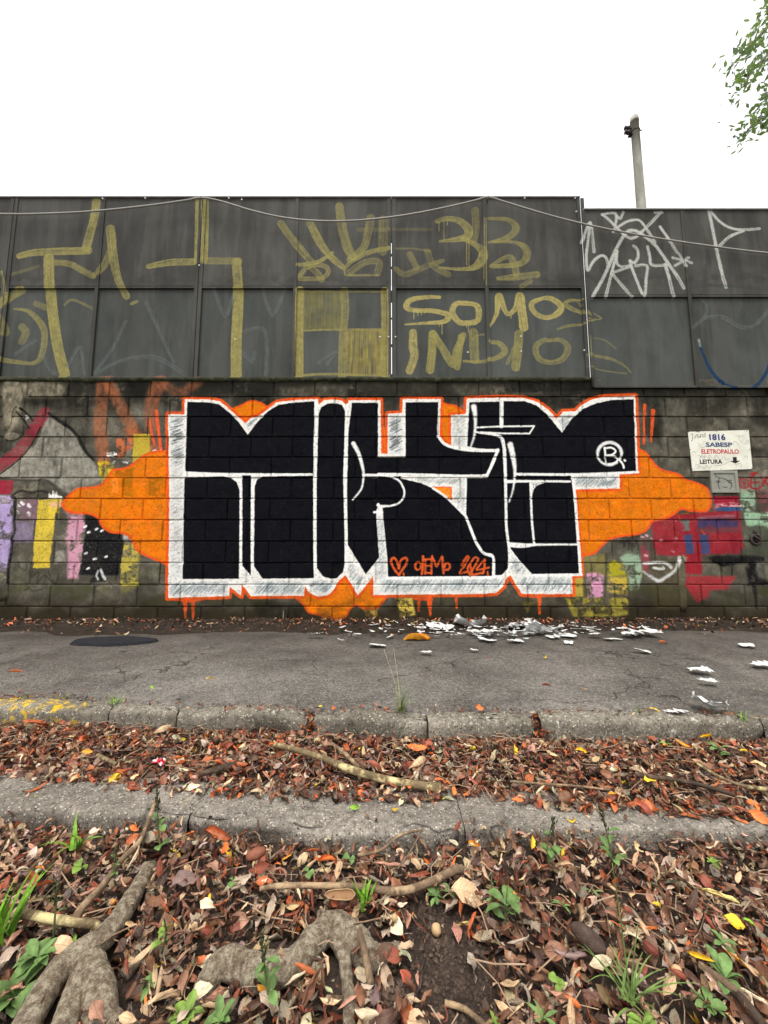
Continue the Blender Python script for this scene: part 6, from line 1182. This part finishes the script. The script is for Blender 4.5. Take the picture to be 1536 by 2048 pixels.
def tuft(px, py, label, n, size, mat, spread=.35, w=.0032, stalks=(), curl=.8, group='grass tufts in the litter and kerb joints'):
    s = scale_at(px, py); p = at(px, py); p[2] -= .015; r_ = tag(empty('grass_tuft', p), label, 'grass tuft', group)
    for k in range(n):
        a = rw.uniform(0, 6.28); L = s*size*rw.uniform(.5, 1.1); tl = abs(rw.gauss(spread, .2)); cu = rw.uniform(.3, 1)*curl; P = []; x = z = 0
        for i in range(8):
            t = i/7; th = math.pi/2-tl-cu*t*1.5; P.append((x, z)); x += math.cos(th)*L/7; z += math.sin(th)*L/7
        V = []
        for i, (x, z) in enumerate(P):
            ww = w*(1-(i/7)**1.6)+.0003
            for q in (-1, 0, 1): V.append((x*math.cos(a)-q*ww*math.sin(a), x*math.sin(a)+q*ww*math.cos(a), z+.35*ww*abs(q)))
        Fs = [(i*3+j, i*3+j+1, i*3+j+4, i*3+j+3) for i in range(7) for j in range(2)]; link('blade', mesh('blade', V, Fs, True), mat, r_, (rw.gauss(0, .008), rw.gauss(0, .008), 0))
    for (dx, dy, dz, sm) in stalks:
        V, Fs = tube_vf(spline([Vector((0, 0, 0)), Vector((dx*.4*s, dy*.4*s, dz*.5*s)), Vector((dx*s, dy*s, dz*s))], 6), np.linspace(.0018, .0007, 13), 5); link('stalk', mesh('stalk', V, Fs, True), sm, r_)
    return r_
weed(322,1688,'weed with a dark seed spike and round leaves in front of the strip at left',6,40,RND,GW,120,(-14,0),True)
weed(232,1752,'thin weed with a spike growing over the thin diagonal branch',7,34,NAR,GW,66,(-6,0),True)
weed(108,1860,'slender stemmed weed behind the pale broken branch piece',5,34,NAR,GW,100,(-4,4),True)
weed(1098,1722,'broad leaved weed rosette with a thin spike against the strip',8,46,PLV,GW,96,(14,0),True)
weed(1228,1720,'tall weed with broad leaves near its top in front of the strip',7,48,PLV,GW,112,(-20,0),True)
weed(872,1788,'small weed rosette at the upper edge of the bare soil',8,42,PLV,GW)
weed(902,1778,'small upright weed beside the curved stick',6,32,PLV,GW)
weed(1010,1838,'large pale serrated weed right of the bare soil',10,64,PLV,GW,70,(10,10))
weed(985,1790,'small weed stem left of the small bright orange leaf',6,30,NAR,GW,60,(0,0))
weed(540,1990,'tall leafy weed in front of the second root',10,50,PLV,GW,120,(-24,10),True)
weed(75,1910,'round leaved rosette weed left of the big root',16,54,PLV,GW)
weed(84,1950,'second rosette weed below the round leaved one',14,50,PLV,GY)
weed(30,1990,'spreading narrow leaved weed at the lower left edge',16,84,PLV,GW)
weed(150,1900,'two long weed leaves beside the big root',3,64,NAR,GY)
weed(325,1885,'trailing light green weed right of the big root',10,34,PLV,GY,80,(10,-20))
weed(300,1960,'small leafy weed growing from under the big root',8,36,PLV,GW)
weed(370,2030,'wide leafy weed at the bottom edge beside the opened pod',14,52,PLV,GY)
weed(440,2035,'leafy weed at the bottom edge below the second root',10,46,PLV,GW)
weed(162,1728,'pair of small round seedling leaves at left',3,24,RND,GY)
weed(268,1706,'single round green leaf on the thin diagonal branch',2,24,RND,GW)
weed(700,1712,'two small round seedling leaves below the strip',3,24,RND,GW)
weed(617,1738,'tiny seedling beside the salmon orange leaf',3,20,RND,GW)
weed(465,1756,'small green seedling leaves left of the brown rolled leaf',3,20,RND,GW)
weed(1438,1508,'green seedling with paired leaves growing in the right gutter',7,34,PLV,GW,24)
weed(1336,1488,'tiny green seedling against the right kerb stone',4,20,RND,GY)
weed(1425,1722,'tiny light green seedling right of the peach coloured leaf',6,24,PLV,GY)
weed(1125,1806,'small sideways weed right of the pale serrated weed',5,34,NAR,GW)
weed(1185,1780,'small folded green leaf pair left of the tall grass stalk',3,30,NAR,GW)
weed(1445,1880,'small leafy weed under the bright yellow twisted leaf',6,36,PLV,GW)
weed(1450,1950,'dark green long leaved weed at the right foreground',8,62,PLV,GW)
weed(1415,2005,'low green weed with toothed leaves at lower right',8,46,PLV,GW)
weed(1085,2030,'low green weed at the bottom right of the bare soil',7,44,NAR,GW)
weed(1115,1960,'small round leaved seedling left of the grass tuft',4,26,RND,GY)
weed(1285,2040,'bright rosette weed below the grass tuft',9,36,PLV,GY)
weed(990,2040,'small pale weed at the bottom edge right of the bare soil',6,26,PLV,GY)
tuft(802,1418,'thin grass tuft with long pale stalks growing behind the kerb',22,62,GG,.3,.0014,((-34,10,120,GDRY),(-14,6,122,GDRY)),.4)
tuft(155,1685,'bright green grass tuft in front of the strip at left',9,70,GB,.55,.004,(),.9)
tuft(8,1868,'tall bright grass blades at the left edge of the photo',12,130,GB,.25,.006,(),.5)
tuft(725,1800,'small bright green grass tuft above the second root',11,66,GB,.35,.0042,(),.6)
tuft(1260,1985,'large arching grass tuft with a tall stalk in the right foreground',17,125,GG,.8,.0019,((-10,20,240,GG),(30,10,130,GG)),1.0)
tuft(128,1392,'tiny grass tuft in the pavement crack behind the yellow kerb',12,22,GG,.6,.0016); tuft(232,1400,'tiny grass tuft in the kerb joint right of the yellow paint',14,24,GB,.6,.0018); tuft(48,1390,'tiny grass tuft behind the yellow kerb at far left',9,18,GG,.6,.0016); tuft(1275,1420,'small thin grass behind the right kerb stone',10,26,GG,.6,.0012); tuft(1483,1432,'small grass tuft at the last kerb joint at right',8,24,GB,.5,.0018)
